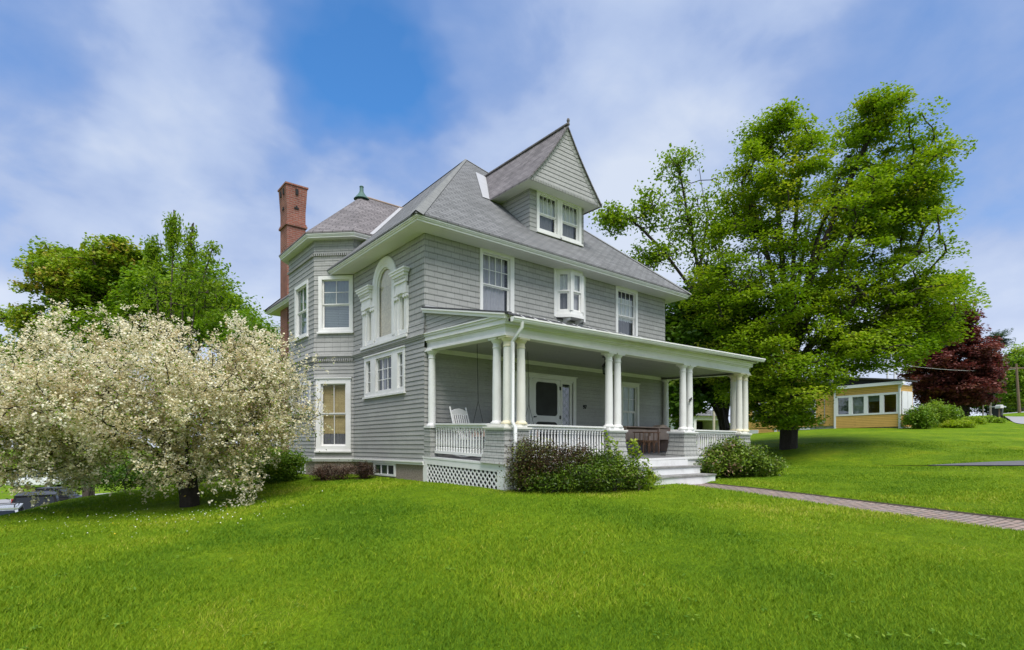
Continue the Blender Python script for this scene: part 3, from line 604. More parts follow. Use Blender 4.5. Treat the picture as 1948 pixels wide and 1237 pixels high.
# --- oriel window on the front
def oriel():
    q = [V3(4.25, 0, 0), V3(4.57, -.30, 0), V3(5.02, -.30, 0), V3(5.34, 0, 0)]; z0, z1 = 3.72, 4.985
    mb = MB(); mb.prism([p+ZUP*z0 for p in q], (0, 0, .10)); mb.prism([p+ZUP*(z1-.10) for p in q], (0, 0, .10))
    mb.prism([V3(4.21, .0, 3.63), V3(4.55, -.33, 3.63), V3(5.04, -.33, 3.63), V3(5.38, .0, 3.63)], (0, 0, .09))
    mb.box(4.16, 4.25, -.028, .0, 3.64, 4.985); mb.box(5.34, 5.43, -.028, .0, 3.64, 4.985)
    for p in q[1:3]: mb.box(p[0]-.045, p[0]+.045, p[1]-.012, p[1]+.06, z0+.1, z1-.1)
    ow = mb.build('oriel', M['white'], house); ow['label'] = 'small three sided oriel on carved brackets'
    for xb in (4.52, 5.0):
        b = MB(); prof = [(0, 3.63), (-.26, 3.63), (-.27, 3.59), (-.21, 3.55), (-.13, 3.54), (-.07, 3.49), (-.06, 3.43), (0, 3.40)]
        b.prism([V3(xb, y, z) for y, z in prof], (.055, 0, 0)); b.tube([V3(xb-.012, -.215, 3.585), V3(xb+.067, -.215, 3.585)], .035, 10); b.build('bracket', M['white'], ow)
    for i in range(3):
        a, b = q[i], q[i+1]; d = b-a; L = np.linalg.norm(d); n = np.cross(d/L, ZUP); F = Frame(a, n); m_ = .07; s = .045
        sb = MB(); g = MB()
        for (p, r, w) in ((z0+.10, 4.36, -.03), (4.36, z1-.10, 0.)):
            F.box(sb, m_, m_+s, p, r, w-.03, w); F.box(sb, L-m_-s, L-m_, p, r, w-.03, w); F.box(sb, m_+s, L-m_-s, p, p+s, w-.03, w); F.box(sb, m_+s, L-m_-s, r-s, r, w-.03, w)
            g.quad(F(m_+.01, p+.01, w-.016), F(L-m_-.01, p+.01, w-.016), F(L-m_-.01, r-.01, w-.016), F(m_+.01, r-.01, w-.016))
        F.box(sb, 0, m_, z0+.1, z1-.1, -.05, .006); F.box(sb, L-m_, L, z0+.1, z1-.1, -.05, .006)
        sb.build('sash', M['white'], ow); g.build('pane', M['glass'], ow)
        c = MB(); sheet(c, F, m_, L-m_, 4.36, z1-.1, -.10, .01); c.build('curtain', M['lace'], ow)
        c = MB(); sheet(c, F, m_, L-m_, z0, 4.36, -.12, .01); c.build('curtain', M['greycurt' if i == 0 else 'sheer'], ow)
oriel()

# --- chimney
def chimney():
    x0, x1, y0, y1 = -.30, .36, 9.19, 9.97; zb, zf, zc = -1.2, 8.35, 9.44; mb = MB()
    mb.box(x0, x1, y0, y1, zb, 7.95); mb.box(x0-.05, x1+.05, y0-.05, y1+.05, 7.95, 8.03); mb.box(x0-.025, x1+.025, y0-.025, y1+.025, 8.03, 8.09)
    e = .05
    lo = [(x0, y0), (x1, y0), (x1, y1), (x0, y1)]; hi = [(x0-e, y0-e), (x1+e, y0-e), (x1+e, y1+e), (x0-e, y1+e)]
    vs = [V3(*p, 8.09) for p in lo]+[V3(*p, 8.5) for p in lo]+[V3(*p, 9.40) for p in hi]
    mb.add(vs, [(i+4*k, (i+1) % 4+4*k, 4+(i+1) % 4+4*k, 4+i+4*k) for k in (0, 1) for i in range(4)])
    mb.box(x0-e-.03, x1+e+.03, y0-e-.03, y1+e+.03, 9.40, 9.46)
    c = mb.build('chimney', M['brick'], house); c['label'] = 'tall flared red brick chimney'
    FA = Frame((x0, y0, 0), (0, -1, 0)); FB = Frame((x0, y1, 0), (-1, 0, 0))
    def hole(F, *q): d = MB(); F.box(d, *q); d.build('vent_hole', M['dark'], c)
    for F, L in ((FA, x1-x0), (FB, y1-y0)):
        d = MB(); F.box(d, L/2-.083, L/2+.083, 8.59, 8.65, -.01, .03); F.box(d, L/2-.028, L/2+.028, 8.649, 8.705, -.01, .0301); d.build('vent_hole', M['dark'], c)
        for i in range(5):
            for j in range(3):
                if (i+j) % 2 == 0: hole(F, L/2-.20+i*.1-.02, L/2-.20+i*.1+.02, 7.02+j*.1-.02, 7.02+j*.1+.02, -.01, .006)
        for u in ((0,) if F is FA else (-.16, .16)): hole(F, L/2+u-.05, L/2+u+.05, 9.10, 9.30, -.01, .075)
    s = MB(); s.box(x0-.02, x1+.02, y0-.02, y1+.02, 9.462, 9.475); s.build('cap', M['granite'], c)
    s = MB(); s.beam(V3(x0+.5, y0, 7.3), V3(.9, 8.2, 7.4), .03, .03); s.build('stay_rod', M['black'], c)
chimney()
# ================================================================== PORCH (parts of the house); the old floor sags outwards and to the left
shr = lambda x, y: .033*min(0., y)
flr = lambda x, y: .033*min(0., y)+.008*x
PD = -3.0
mb = MB(); mb.box(.03, W-.02, PD-.04, -.002, -.275, -.24); mb.build('porch_floor', M['deck'], house, shear=flr)
mb = MB()
mb.box(-.02, W+.03, PD-.075, PD-.03, -.29, -.245); mb.box(0, W, PD-.05, PD-.01, -.50, -.29); mb.box(-.02, .03, PD-.03, .06, -.29, -.245); mb.box(-.01, .03, PD-.01, .05, -.42, -.29)
mb.box(W-.03, W+.02, PD-.03, 0, -.29, -.245); mb.box(W-.03, W, PD-.01, 0, -.50, -.29)
mb.box(-.012, .03, -.13, .05, -.9, -.42); mb.box(-.012, .03, PD-.01, PD+.20, -1.0, -.42); mb.box(.03, .20, PD-.05, PD-.01, -1.0, -.5)
mb.build('porch_skirt', M['white'], house, shear=flr)
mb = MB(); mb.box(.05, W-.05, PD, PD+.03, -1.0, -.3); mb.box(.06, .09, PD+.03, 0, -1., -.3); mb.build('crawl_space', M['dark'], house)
mb = MB()
def lattice(mb, y0, y1, z0, z1, x):
    s = .145; n = int((y1-y0+(z1-z0))/s)+2
    for sg in (0, 1):
        for i in range(-2, n):
            a = y0+i*s-(z1-z0 if not sg else 0)*0
            pts = []
            if sg: p, q = (y0+i*s-(z1-z0), z0), (y0+i*s, z1)
            else: p, q = (y0+i*s, z0), (y0+i*s-(z1-z0), z1)
            (pa, za), (pb, zb) = p, q
            lo, hi = min(pa, pb), max(pa, pb)
            def cl(yv):
                t = (yv-pa)/(pb-pa); return (yv, za+(zb-za)*t)
            A, B = (pa, za), (pb, zb)
            if hi <= y0 or lo >= y1: continue
            if A[0] < y0: A = cl(y0)
            if A[0] > y1: A = cl(y1)
            if B[0] < y0: B = cl(y0)
            if B[0] > y1: B = cl(y1)
            if math.hypot(A[0]-B[0], A[1]-B[1]) < .03: continue
            xx = x-.008*sg
            mb.beam(V3(xx, *A), V3(xx, *B), .007, .030, up=V3(1, 0, 0)) if False else mb.obb(V3(xx, (A[0]+B[0])/2, (A[1]+B[1])/2), (.0035, 0, 0), (0, (B[0]-A[0])/2, (B[1]-A[1])/2), (0, -(B[1]-A[1])/math.hypot(B[0]-A[0], B[1]-A[1])*.016, (B[0]-A[0])/math.hypot(B[0]-A[0], B[1]-A[1])*.016))
lattice(mb, PD+.20, -.13, -.90, -.42, .012); mb.build('lattice', M['white'], house, shear=flr)
mb = MB(); mb.box(.0, .06, -2.9, -1.2, -1., -.80); mb.build('skirt_board', M['wood'], house, shear=flr)
# piers
def pier(x0, x1, y0, y1, corner=False, zb=-.26):
    mb = MB(); zc = .36+.07; fl = lambda z: .085*max(0, (.30-z)/.56)**2
    for F, L in ((Frame((x0, y0, 0), (0, -1, 0)), x1-x0), (Frame((x0, y1, 0), (-1, 0, 0)), y1-y0), (Frame((x1, y0, 0), (1, 0, 0)), y1-y0), (Frame((x1, y1, 0), (0, 1, 0)), x1-x0)):
        lap(mb, F, L, zb, zc, .115, lp=.012, m0=1, m1=1, flare=fl)
    p = mb.build('pier', M['piershingle'], house, shear=shr)
    c = MB(); c.box(x0-.05, x1+.05, y0-.05, y1+.05, zc, zc+.035); c.box(x0-.03, x1+.03, y0-.03, y1+.03, zc-.03, zc); c.box(x0+.02, x1-.02, y0+.02, y1-.02, zc+.035, zc+.085)
    c.build('cap', M['white'] if not corner else M['ivory'], p, shear=shr)
    return zc+.085
ZC = pier(.03, .65, PD+.02, PD+.62, True); pier(3.08, 3.63, PD+.02, PD+.47); pier(6.01, 6.56, PD+.02, PD+.47); pier(8.86, W+.06, PD+.02, PD+.62, True)
# columns
ZB = 2.235
def column(x, y, mat='white', z0=None, r=.092, cap='white'):
    z0 = z0 or ZC; h = ZB-z0; mb = MB(); yy = shr(x, y)
    prof = [(r*1.0, .07)]+[(r*(1-.15*max(0, t-.25)**1.5*1.54), .07+t*(h-.27)) for t in (.1, .25, .4, .6, .8, 1.)]
    mb.lathe(prof, V3(x, y, z0+yy), 20)
    c = mb.build('column', M[mat], house, True)
    k = MB(); k.lathe([(r*1.36, 0), (r*1.42, .012), (r*1.42, .03), (r*1.36, .042), (r*1.15, .046), (r*1.1, .06), (r*1.0, .072)], V3(x, y, z0+yy), 20)
    k.build('base', M[cap], c, True); k = MB(); rt = r*.86; zt = z0+h+yy
    k.lathe([(rt, -.20), (rt*1.12, -.195), (rt*1.16, -.183), (rt*1.12, -.17), (rt, -.165), (rt*1.0, -.10), (rt*1.1, -.095), (rt*1.42, -.06), (rt*1.5, -.05), (rt*1.5, -.035)], V3(x, y, zt), 20)
    k.box(x-rt*1.62, x+rt*1.62, y-rt*1.62, y+rt*1.62, zt-.035, zt-.001)
    k.build('capital', M[cap], c, True)
column(.13, -.12, z0=.46)
column(.20, -2.52); column(.20, -2.86, 'ivory', cap='cream'); column(.55, -2.86, 'ivory', cap='cream')
for x in (3.20, 3.50, 6.14, 6.44): column(x, -2.86)
column(9.02, -2.86, 'ivory', cap='cream'); column(W, -2.86, 'ivory', cap='cream'); column(W-.02, -2.50, 'ivory', cap='cream'); column(W-.10, -.12, z0=.46)
# engaged half piers below the wall columns
for x0, x1 in ((-.004, .28), (W-.26, W+.0)):
    mb = MB(); lap(mb, Frame((x0, -.28, 0), (0, -1, 0)), x1-x0, -.24, .42, .115, lp=.012, m0=1, m1=1); lap(mb, Frame((x0, 0, 0), (-1, 0, 0)), .28, -.24, .42, .115, lp=.012, m0=0, m1=1); lap(mb, Frame((x1, -.28, 0), (1, 0, 0)), .28, -.24, .42, .115, lp=.012, m0=1)
    p = mb.build('pier', M['piershingle'], house, shear=shr); c = MB(); c.box(x0-.03, x1+.035, -.32, -.02, .42, .46); c.build('cap', M['white'], p, shear=shr)
# railings with turned balusters
bal = MB(); r0 = .021
bal.lathe([(.026, -.01), (.026, .10), (.014, .115), (.022, .14), (.024, .20), (.019, .38), (.014, .47), (.013, .50), (.022, .515), (.022, .53), (.015, .54), (.026, .56), (.026, .66)], V3(0, 0, 0), 6)
bme = bal.build('baluster', M['white']); bme['local'] = 1
first_bal = [bme]
def railing(p, q, n):
    p, q = V3(*p), V3(*q); mb = MB(); zt, zb = .51, -.13
    z = lambda P: shr(P[0], P[1]); d = q-p
    for (w, h, zc) in ((.13, .035, zt), (.07, .06, zt-.047), (.06, .06, zb)):
        mb.beam(p+ZUP*(zc+z(p)), q+ZUP*(zc+z(q)), w, h)
    r = mb.build('railing', M['white'], house)
    for i in range(n):
        P = p+d*(i+.5)/n; o = first_bal.pop() if first_bal else bme.copy()
        if o.name not in COL.objects: COL.objects.link(o)
        o.parent = r; o.location = Vector((P[0], P[1], zb+z(P)+.02)); o.scale = (1, 1, .88)
railing((.12, -.30, 0), (.12, PD+.60, 0), 20)
railing((.66, -2.83, 0), (3.07, -2.83, 0), 27)
railing((6.57, -2.83, 0), (8.85, -2.83, 0), 25)
railing((W-.12, -.28, 0), (W-.12, PD+.62, 0), 20)
# beam (entablature), ceiling
mb = MB(); BY, BX0, BX1 = -2.96, .07, W+.05
def ring3(mb, o, z0, z1, t=.2):
    mb.box(BX0-o, BX1+o, BY-o, BY+t, z0, z1); mb.box(BX0-o, BX0+t, BY+t, -.0, z0, z1); mb.box(BX1-t, BX1+o, BY+t, -.0, z0, z1)
ring3(mb, .0, ZB, 2.42); ring3(mb, .018, ZB+.045, ZB+.062); ring3(mb, .03, ZB-.0+.004, ZB+.04)
mb.build('beam', M['white'], house, shear=shr)
mb = MB(); ring3(mb, .03, 2.42, 2.45); ring3(mb, .075, 2.45, 2.50); mb.box(BX0-.06, BX0+.1, BY-.1, 0, 2.50, 2.55); mb.box(BX0-.09, BX0+.1, BY-.12, .02, 2.55, 2.60); mb.box(BX0-.12, BX0+.1, BY-.14, .03, 2.60, 2.625)
mb.box(BX0, BX1+.04, BY-.10, BY+.1, 2.50, 2.56); mb.box(BX0, BX1+.10, BY-.17, BY+.1, 2.56, 2.585)
mb.box(BX1-.1, BX1+.06, BY+.1, 0, 2.50, 2.6); mb.box(BX1-.1, BX1+.12, BY-.1, 0, 2.6, 2.625)
mb.build('cornice', M['white'], house, shear=shr)
mb = MB(); mb.box(BX0+.2, BX1-.2, BY+.2, -.02, 2.31, 2.33); mb.build('porch_ceiling', M['bead'], house, shear=shr)
mb = MB(); mb.box(.28, W-.28, -.045, -.018, 2.20, 2.31); mb.build('ceiling_trim', M['white'], house)
# porch roof
RX0, RX1, RY = -.07, W+.30, -3.22
ze = lambda x: 2.515+.006*x
zw = 3.235
a, b, c, d = V3(RX0, RY, ze(0)), V3(RX1, RY, ze(W)), V3(RX1, .0, zw-.02), V3(RX0, .0, zw)
mb = MB(); mb.quad(a, b, c, d); mb.quad(a-ZUP*.03, d-ZUP*.03, c-ZUP*.03, b-ZUP*.03); mb.quad(a-ZUP*.03, b-ZUP*.03, b, a); mb.quad(d-ZUP*.03, a-ZUP*.03, a, d); mb.quad(b-ZUP*.03, c-ZUP*.03, c, b)
for i in range(60):                           # ragged ends of the roof courses along the rake
    t = i/60; p = a+(d-a)*t; mb.box(p[0]-.012, p[0]+.09, p[1], p[1]+.045, p[2]+.004, p[2]+.022)
mb.build('porch_roof', M['porchroof'], house)
mb = MB()
for x, dz in ((RX0+.02, 0), (RX1-.05, -.01)):
    mb = MB(); p, q = V3(x+.02, RY+.10, ze(x)+.03-.085), V3(x+.02, .0, zw-.085+dz); mb.beam(p, q, .06, .07); mb.beam(p+V3(-.03, 0, .045), q+V3(-.03, 0, .045), .07, .03); mb.build('rake_board', M['white'], house)
mb = MB(); lap(mb, Frame((.03, 0, 0), (-1, 0, 0)), 3, 2.52, 3.2, .10, clip=lambda z: (.0, max(.0, min(2.96, (zw-.06-z)/(zw-ze(0))*3.22))), u00=0.)
mb.build('wall', M['siding'], house)['label'] = 'clapboard infill under the porch roof rake'
mb = MB(); lap(mb, Frame((W, -2.96, 0), (1, 0, 0)), 3, 2.6, 3.2, .10, clip=lambda z: (2.96-max(0., min(2.96, (zw-.06-z)/(zw-ze(0))*3.22)), 2.96), u00=0.)
mb.build('wall', M['siding'], house)
mb = MB(); mb.quad(V3(.0, -.022, zw+.0), V3(W, -.022, zw-.02), V3(W, -.03, zw+.035), V3(0, -.03, zw+.035)); mb.add([V3(0, -.024, zw), V3(1.2, -.26, zw-.045), V3(0, -.26, zw-.045), V3(0, -.024, zw+.07), V3(1.4, -.024, zw+.03)], [(0, 1, 2), (0, 1, 4, 3)]); mb.build('valley_flashing', M['flash'], house)
# gutter with straps, leaning toward the left corner
gz = lambda x: 2.435+.0155*x
mb = MB(); gy0, gy1 = RY-.125, RY-.01; G0, G1 = -.02, RX1+.0
prof = [(gy1, .0), (gy1, -.09), (gy0+.045, -.095), (gy0+.02, -.06), (gy0+.02, -.035), (gy0, -.03), (gy0, .0), (gy0+.012, .0), (gy0+.014, -.025), (gy0+.03, -.04), (gy1-.012, -.08), (gy1-.01, .0)]
A = [V3(G0, y, gz(G0)+z) for y, z in prof]; Bq = [V3(G1, y, gz(G1)+z) for y, z in prof]; n = len(prof)
mb.add(A+Bq, [(i, (i+1) % n, n+(i+1) % n, n+i) for i in range(n)]); mb.poly(A[:6]+[A[6]]); mb.poly((Bq[:6]+[Bq[6]])[::-1])
g = mb.build('gutter', M['white'], house)
for x in (.25, .58, .95, 1.35, 1.78, 2.25, 2.75, 3.3, 3.85): s = MB(); s.beam(V3(x, gy0+.01, gz(x)), V3(x, RY+.12, ze(x)+.045), .025, .006); s.build('strap', M['white'], g)
mb = MB(); mb.box(G0, G1, gy1, RY+.06, 2.33, 2.41); 
dsp = MB(); dx = .17
dsp.tube([V3(.22, gy0+.06, gz(0)-.06), V3(.22, gy0+.06, gz(0)-.17), V3(dx, -3.06, gz(0)-.42), V3(dx, -3.06, .46), V3(dx+.01, -3.13, .36), V3(dx+.01, -3.13, -.3), V3(dx, -3.16, -.84)], .038, 8)
dp = dsp.build('downspout', M['wornwhite'], house, True)
# ---- front door group
mb = MB(); F = FF; t = .04
F.box(mb, 2.72, 2.83, -.2, 1.96, 0, t); F.box(mb, 4.92, 5.03, -.2, 1.96, 0, t); F.box(mb, 2.83, 4.92, 1.85, 1.96, 0, t); F.box(mb, 2.69, 5.06, 1.96, 1.985, 0, t+.03)
for a, b in ((3.24, 3.34), (4.41, 4.47)): F.box(mb, a, b, -.2, 1.85, -.08, t-.004)
for a, b in ((2.83, 3.24), (4.47, 4.92)): F.box(mb, a, b, -.2, .02, -.08, .0); F.box(mb, a, b, 1.80, 1.85, -.08, .0)
fr_ = mb.build('door_frame', M['white'], house)
for a, b in ((2.83, 3.24), (4.47, 4.92)):
    sb = MB(); z0, z1 = .02, 1.80
    F.box(sb, a, a+.04, z0, z1, -.06, -.02); F.box(sb, b-.10, b, z0, z1, -.06, -.02); F.box(sb, a+.04, b-.10, z0, z0+.05, -.06, -.02); F.box(sb, a+.04, b-.10, z1-.04, z1, -.06, -.02)
    sl = sb.build('sidelight', M['white'], house); g = MB(); g.quad(F(a+.04, z0, -.04), F(b-.1, z0, -.04), F(b-.1, z1, -.04), F(a+.04, z1, -.04)); g.build('pane', M['darkglass'], sl)
    ld = MB(); wd = b-a-.14; st = .24      # leaded diamonds
    for i in range(9):
        for sg in (1, -1):
            p = F(a+.04, z0+.05+i*st*.82, -.030); q = F(b-.10, z0+.05+i*st*.82+sg*st*1.2, -.030)
            if z0 < q[2] < z1-.03: ld.tube([p, q], .0035, 4)
    ld.build('leading', M['greencurt_refl'], sl); c = MB(); sheet(c, F, a, b, z0, z1, -.14, .01); c.build('curtain', M['greycurt'], sl)
def rrect(u0, u1, v0, v1, r, n=5):
    return [(cx+r*math.cos(t), cy+r*math.sin(t)) for cx, cy, t0 in ((u1-r, v1-r, 0), (u0+r, v1-r, 90), (u0+r, v0+r, 180), (u1-r, v0+r, 270)) for t in [math.radians(t0+90*i/n) for i in range(n+1)]]
def panel_with_hole(mb, F, u0, u1, v0, v1, hole, w0, w1):
    m = len(hole); cx, cy = (u0+u1)/2, (v0+v1)/2; out = []
    for (u, v) in hole:
        du, dv = u-cx, v-cy; k = min((u1-u0)/2/max(abs(du), 1e-6), (v1-v0)/2/max(abs(dv), 1e-6)); out.append((cx+du*k, cy+dv*k))
    vs = [F(*p, w) for w in (w1, w0) for p in hole+out]; o = 2*m
    mb.add(vs, [f for i in range(m) for j in [(i+1) % m] for f in ((i, j, m+j, m+i)[::-1], (o+i, o+j, i, j)[::1] if False else (i, o+i, o+j, j))])
mb = MB(); F = FF; D0, D1 = 3.345, 4.405
h1 = rrect(D0+.12, D1-.12, .83, 1.76, .10); h2 = rrect(D0+.12, D1-.12, -.06, .66, .10)
panel_with_hole(mb, F, D0, D1, .745, 1.845, h1, .0, .028); panel_with_hole(mb, F, D0, D1, -.19, .745, h2, .0, .028)
dr = mb.build('screen_door', M['white'], house)
s = MB(); s.poly([F(*p, .010) for p in h1]); s.poly([F(*p, .010) for p in h2]); s.build('screen', M['screen'], dr)
s = MB()
for v in (1.62, .80): F.box(s, D1-.045, D1+.01, v-.05, v+.05, .028, .04)
s.build('hinge', M['black'], dr); s = MB(); s.tube([F(D0+.06, .79, .028), F(D0+.06, .79, .06)], .022, 8); s.tube([F(D0+.03, .79, .06), F(D0+.11, .79, .065)], .014, 6); s.build('handle', M['black'], dr)
# house number
cu = bpy.data.curves.new('house_number', 'FONT'); cu.body = '97'; cu.size = .155; cu.extrude = .006; cu.bevel_depth = .003; cu.materials.append(M['black'])
tmp = bpy.data.objects.new('house_number', cu); COL.objects.link(tmp); bpy.context.view_layer.update(); nm = bpy.data.meshes.new_from_object(tmp); bpy.data.objects.remove(tmp)
o = bpy.data.objects.new('house_number', nm); COL.objects.link(o); o.parent = house; o.rotation_euler = (math.pi/2, 0, 0); o.location = Vector((5.32, -.032, 1.09))-house.location
# porch lantern
mb = MB(); lx, ly = 4.02, -2.02; zc_ = 2.31+shr(0, ly)
mb.lathe([(.07, 0), (.07, -.02), (.012, -.03), (.012, -.17), (.05, -.18), (.085, -.24), (.085, -.25), (.07, -.255)], V3(lx, ly, zc_), 8)
for k in range(6): t = k*math.pi/3; mb.tube([V3(lx+.068*math.cos(t), ly+.068*math.sin(t), zc_-.25), V3(lx+.05*math.cos(t), ly+.05*math.sin(t), zc_-.42)], .006, 4)
mb.lathe([(.055, -.42), (.055, -.435), (.02, -.45), (.0, -.46)], V3(lx, ly, zc_), 8); l = mb.build('porch_lantern', M['black'], house); mb = MB(); mb.lathe([(.05, -.26), (.06, -.3), (.045, -.41)], V3(lx, ly, zc_), 8); mb.build('pane', M['darkglass'], l)
# small figure hung on the column pair
mb = MB(); p = V3(6.32, -2.96, 1.22); mb.tube([p+V3(-.05, 0, -.06), p, p+V3(.05, -.01, .04), p+V3(.09, 0, .07)], [.006, .03, .022, .004], 6); mb.tube([p+V3(.02, 0, .0), p+V3(.09, -.01, .0)], [.02, .004], 5); mb.tube([p+V3(-.02, 0, -.01), p+V3(-.04, 0, -.15)], [.006, .004], 4)
col_orn = mb.build('column_ornament', M['black'], None, True); tag(col_orn, 'small dark metal bird ornament fixed to the white columns beside the steps', 'ornament')
# steps
S0, S1 = 3.55, 6.03; mb = MB(); mb.box(S0, S1, -3.08, -3.05, -.7, -.36); mb.box(S0, S1, -3.44, -3.081, -.70, -.54); mb.box(S0, S1, -3.86, -3.441, -.95, -.735)
st = mb.build('steps', M['wornwhite'], house)
for (y0, y1, z) in ((-3.47, -3.082, -.505), (-3.89, -3.442, -.70)):
    for k in range(3): mb = MB(); h = (y1-y0)/3; mb.box(S0-.02, S1+.02, y0+k*h+.004, y0+(k+1)*h-.002, z-.0345-.0, z-.001*k); mb.build('tread_board', M['tread'], st)

# ================================================================== THINGS ON THE PORCH
zf = lambda x, y: -.24+flr(x, y)+.002
def rocker(x, y, rz, label):
    t = thing('rocking_chair', (x, y, zf(x, y)), label, 'rocking chair', 'white rocking chairs on the porch'); c, s = math.cos(rz), math.sin(rz)
    T = lambda p: V3(x+c*p[0]-s*p[1], y+s*p[0]+c*p[1], zf(x, y)+p[2])
    def part(name, fn): mb = MB(); fn(mb); mb.v = [tuple(T(v)) for v in mb.v]; return mb.build(name, M['white'], t, True)
    for sx in (-.27, .27):
        part('rocker', lambda mb: mb.tube([V3(sx, yy, .02+.16*((yy)/.55)**2) for yy in np.linspace(-.42, .55, 9)], .018, 6))
        part('leg', lambda mb: mb.tube([V3(sx, -.24, .04), V3(sx, -.24, .60)], .022, 7)); part('leg', lambda mb: mb.tube([V3(sx, .22, .04), V3(sx*.96, .24, .44), V3(sx*.93, .46, 1.16)], [.022, .022, .018], 7))
        part('armrest', lambda mb: mb.box(sx-.05, sx+.05, -.30, .30, .60, .625))
    part('seat', lambda mb: [mb.box(-.28, .28, -.27+i*.075, -.27+i*.075+.066, .40, .422) for i in range(7)])
    part('top_rail', lambda mb: mb.add([V3(u, yy, z) for yy in (.415, .445) for u, z in [(-.25, .98), (-.25, 1.06), (-.12, 1.11), (0, 1.13), (.12, 1.11), (.25, 1.06), (.25, .98)]], [tuple(range(6, -1, -1)), tuple(range(7, 14))]+[(i, (i+1) % 7, 7+(i+1) % 7, 7+i) for i in range(7)]))
    def slats(mb):
        for i in range(7): u = -.195+i*.065; mb.tube([V3(u, .26, .44), V3(u, .425, .99)], .017, 6)
        mb.beam(V3(-.26, .26, .45), V3(.26, .26, .45), .03, .05)
    part('back_slats', slats); part('stretcher', lambda mb: [mb.tube([V3(-.27, -.24, .2), V3(.27, -.24, .2)], .013, 6), mb.tube([V3(-.27, .22, .2), V3(.27, .22, .2)], .013, 6), mb.tube([V3(-.27, -.24, .25), V3(-.27, .23, .25)], .013, 6), mb.tube([V3(.27, -.24, .25), V3(.27, .23, .25)], .013, 6)])
    return t
rocker(.62, -1.05, math.radians(10), 'white slatted rocking chair behind the short end railing by the wall column')
rocker(2.25, -.95, math.radians(5), 'white rocking chair in front of the screen door, half hidden by the corner columns')
# hanging porch swing
def swing():
    t = thing('porch_swing', (1.35, -1.25, .0), 'dark porch swing hanging on black chains near the corner columns', 'porch swing'); mb = MB()
    x0, x1, y = .62, 2.12, -1.25; za = 2.28
    for x in (x0, x1):
        mb = MB(); k = V3(x+.03, y+.0, 1.0); mb.tube([V3(x, y, za), k], .006, 5); mb.tube([k, V3(x+.05, y-.26, .22)], .005, 5); mb.tube([k, V3(x+.05, y+.28, .36)], .005, 5); mb.build('chain', M['black'], t)
    mb = MB()
    for i in range(6): mb.box(x0-.02, x1+.1, y-.28+i*.09, y-.28+i*.09+.075, .20, .222)
    mb.build('seat', M['brownbox'], t); mb = MB()
    for i in range(16): x = x0+.04+i*.1; mb.beam(V3(x, y+.26, .22), V3(x, y+.38, .48), .06, .015, up=V3(0, 1, 0))
    mb.beam(V3(x0, y+.37, .46), V3(x1+.1, y+.37, .46), .03, .05); mb.build('backrest', M['brownbox'], t)
    for x in (x0, x1+.08): mb = MB(); mb.box(x-.025, x+.025, y-.3, y+.3, .44, .465); mb.box(x-.02, x+.02, y-.27, y-.23, .22, .44); mb.build('armrest', M['brownbox'], t)
swing()
# brown chest and rattan table
def chest():
    x0, x1, y0, y1 = 6.55, 8.80, -.62, -.12; z0 = zf(8, -.4); t = thing('sideboard', (7.7, -.4, z0), 'long brown sideboard with open lower half against the gray porch wall', 'sideboard')
    mb = MB(); mb.box(x0, x1, y1-.02, y1, z0+.3, .56); mb.box(x0, x1-.55, y0+.05, y0+.07, z0+.36, .50); mb.build('panel', M['brownbox'], t)
    mb = MB(); mb.box(x0-.02, x1+.02, y0-.02, y1+.01, .56, .59); mb.build('top', M['brownbox'], t)
    for a, b in ((x0, x0+.03), (x1-.62, x1-.58), (x1-.04, x1)): mb = MB(); mb.box(a, b, y0, y1-.021, z0, .56); mb.build('side_panel', M['brownbox'], t)
    mb = MB(); mb.box(x1-.575, x1-.042, y0+.03, y0+.05, z0+.38, .53); mb.build('door', M['brownbox'], t)
    mb = MB(); mb.prism([V3(x1-.55, y0+.06, .59), V3(x1-.02, y0+.06, .59), V3(x1-.14, y0+.06, .66), V3(x1-.34, y0+.06, .675)], (0, .3, 0)); o = mb.build('folded_cover', M['brownbox']); tag(o, 'low dark folded cover lying on top of the brown sideboard', 'cover')
chest()
def rtable():
    x0, x1, y0, y1 = 6.42, 7.16, -1.36, -1.04; z0 = zf(6.8, -1.2); zt_ = z0+.60; t = thing('rattan_table', (6.8, -1.2, z0), 'spindly brown rattan table with arched braces in front of the sideboard', 'table')
    mb = MB(); mb.box(x0-.04, x1+.04, y0-.03, y1+.03, zt_, zt_+.025); mb.build('top', M['rattan'], t)
    for x in (x0, x0+.26, x1-.24, x1):
        for y in ((y0, y1)): mb = MB(); mb.tube([V3(x, y, z0), V3(x, y, zt_)], .013, 7); mb.build('leg', M['rattan'], t)
    mb = MB()
    for y in (y0, y1):
        mb.tube([V3(x0, y, z0+.36), V3(x1, y, z0+.36)], .011, 6)
        for a, b in ((x0, x0+.26), (x0+.26, x1-.24), (x1-.24, x1)): mb.tube([V3(a+(b-a)*i/8, y, z0+.20+.155*math.sin(math.pi*i/8)) for i in range(9)], .011, 6)
    for x in (x0, x1): mb.tube([V3(x, y0, z0+.36), V3(x, y1, z0+.36)], .011, 6)
    mb.build('brace', M['rattan'], t)
    mb = MB(); mb.lathe([(.05, 0), (.06, .1), (.055, .13), (.0, .132)], V3(6.75, -1.3, z0+.375), 10); o = mb.build('jar', M['brownbox'], None, True); tag(o, 'small brown pot on the shelf rail of the rattan table', 'pot')
rtable()
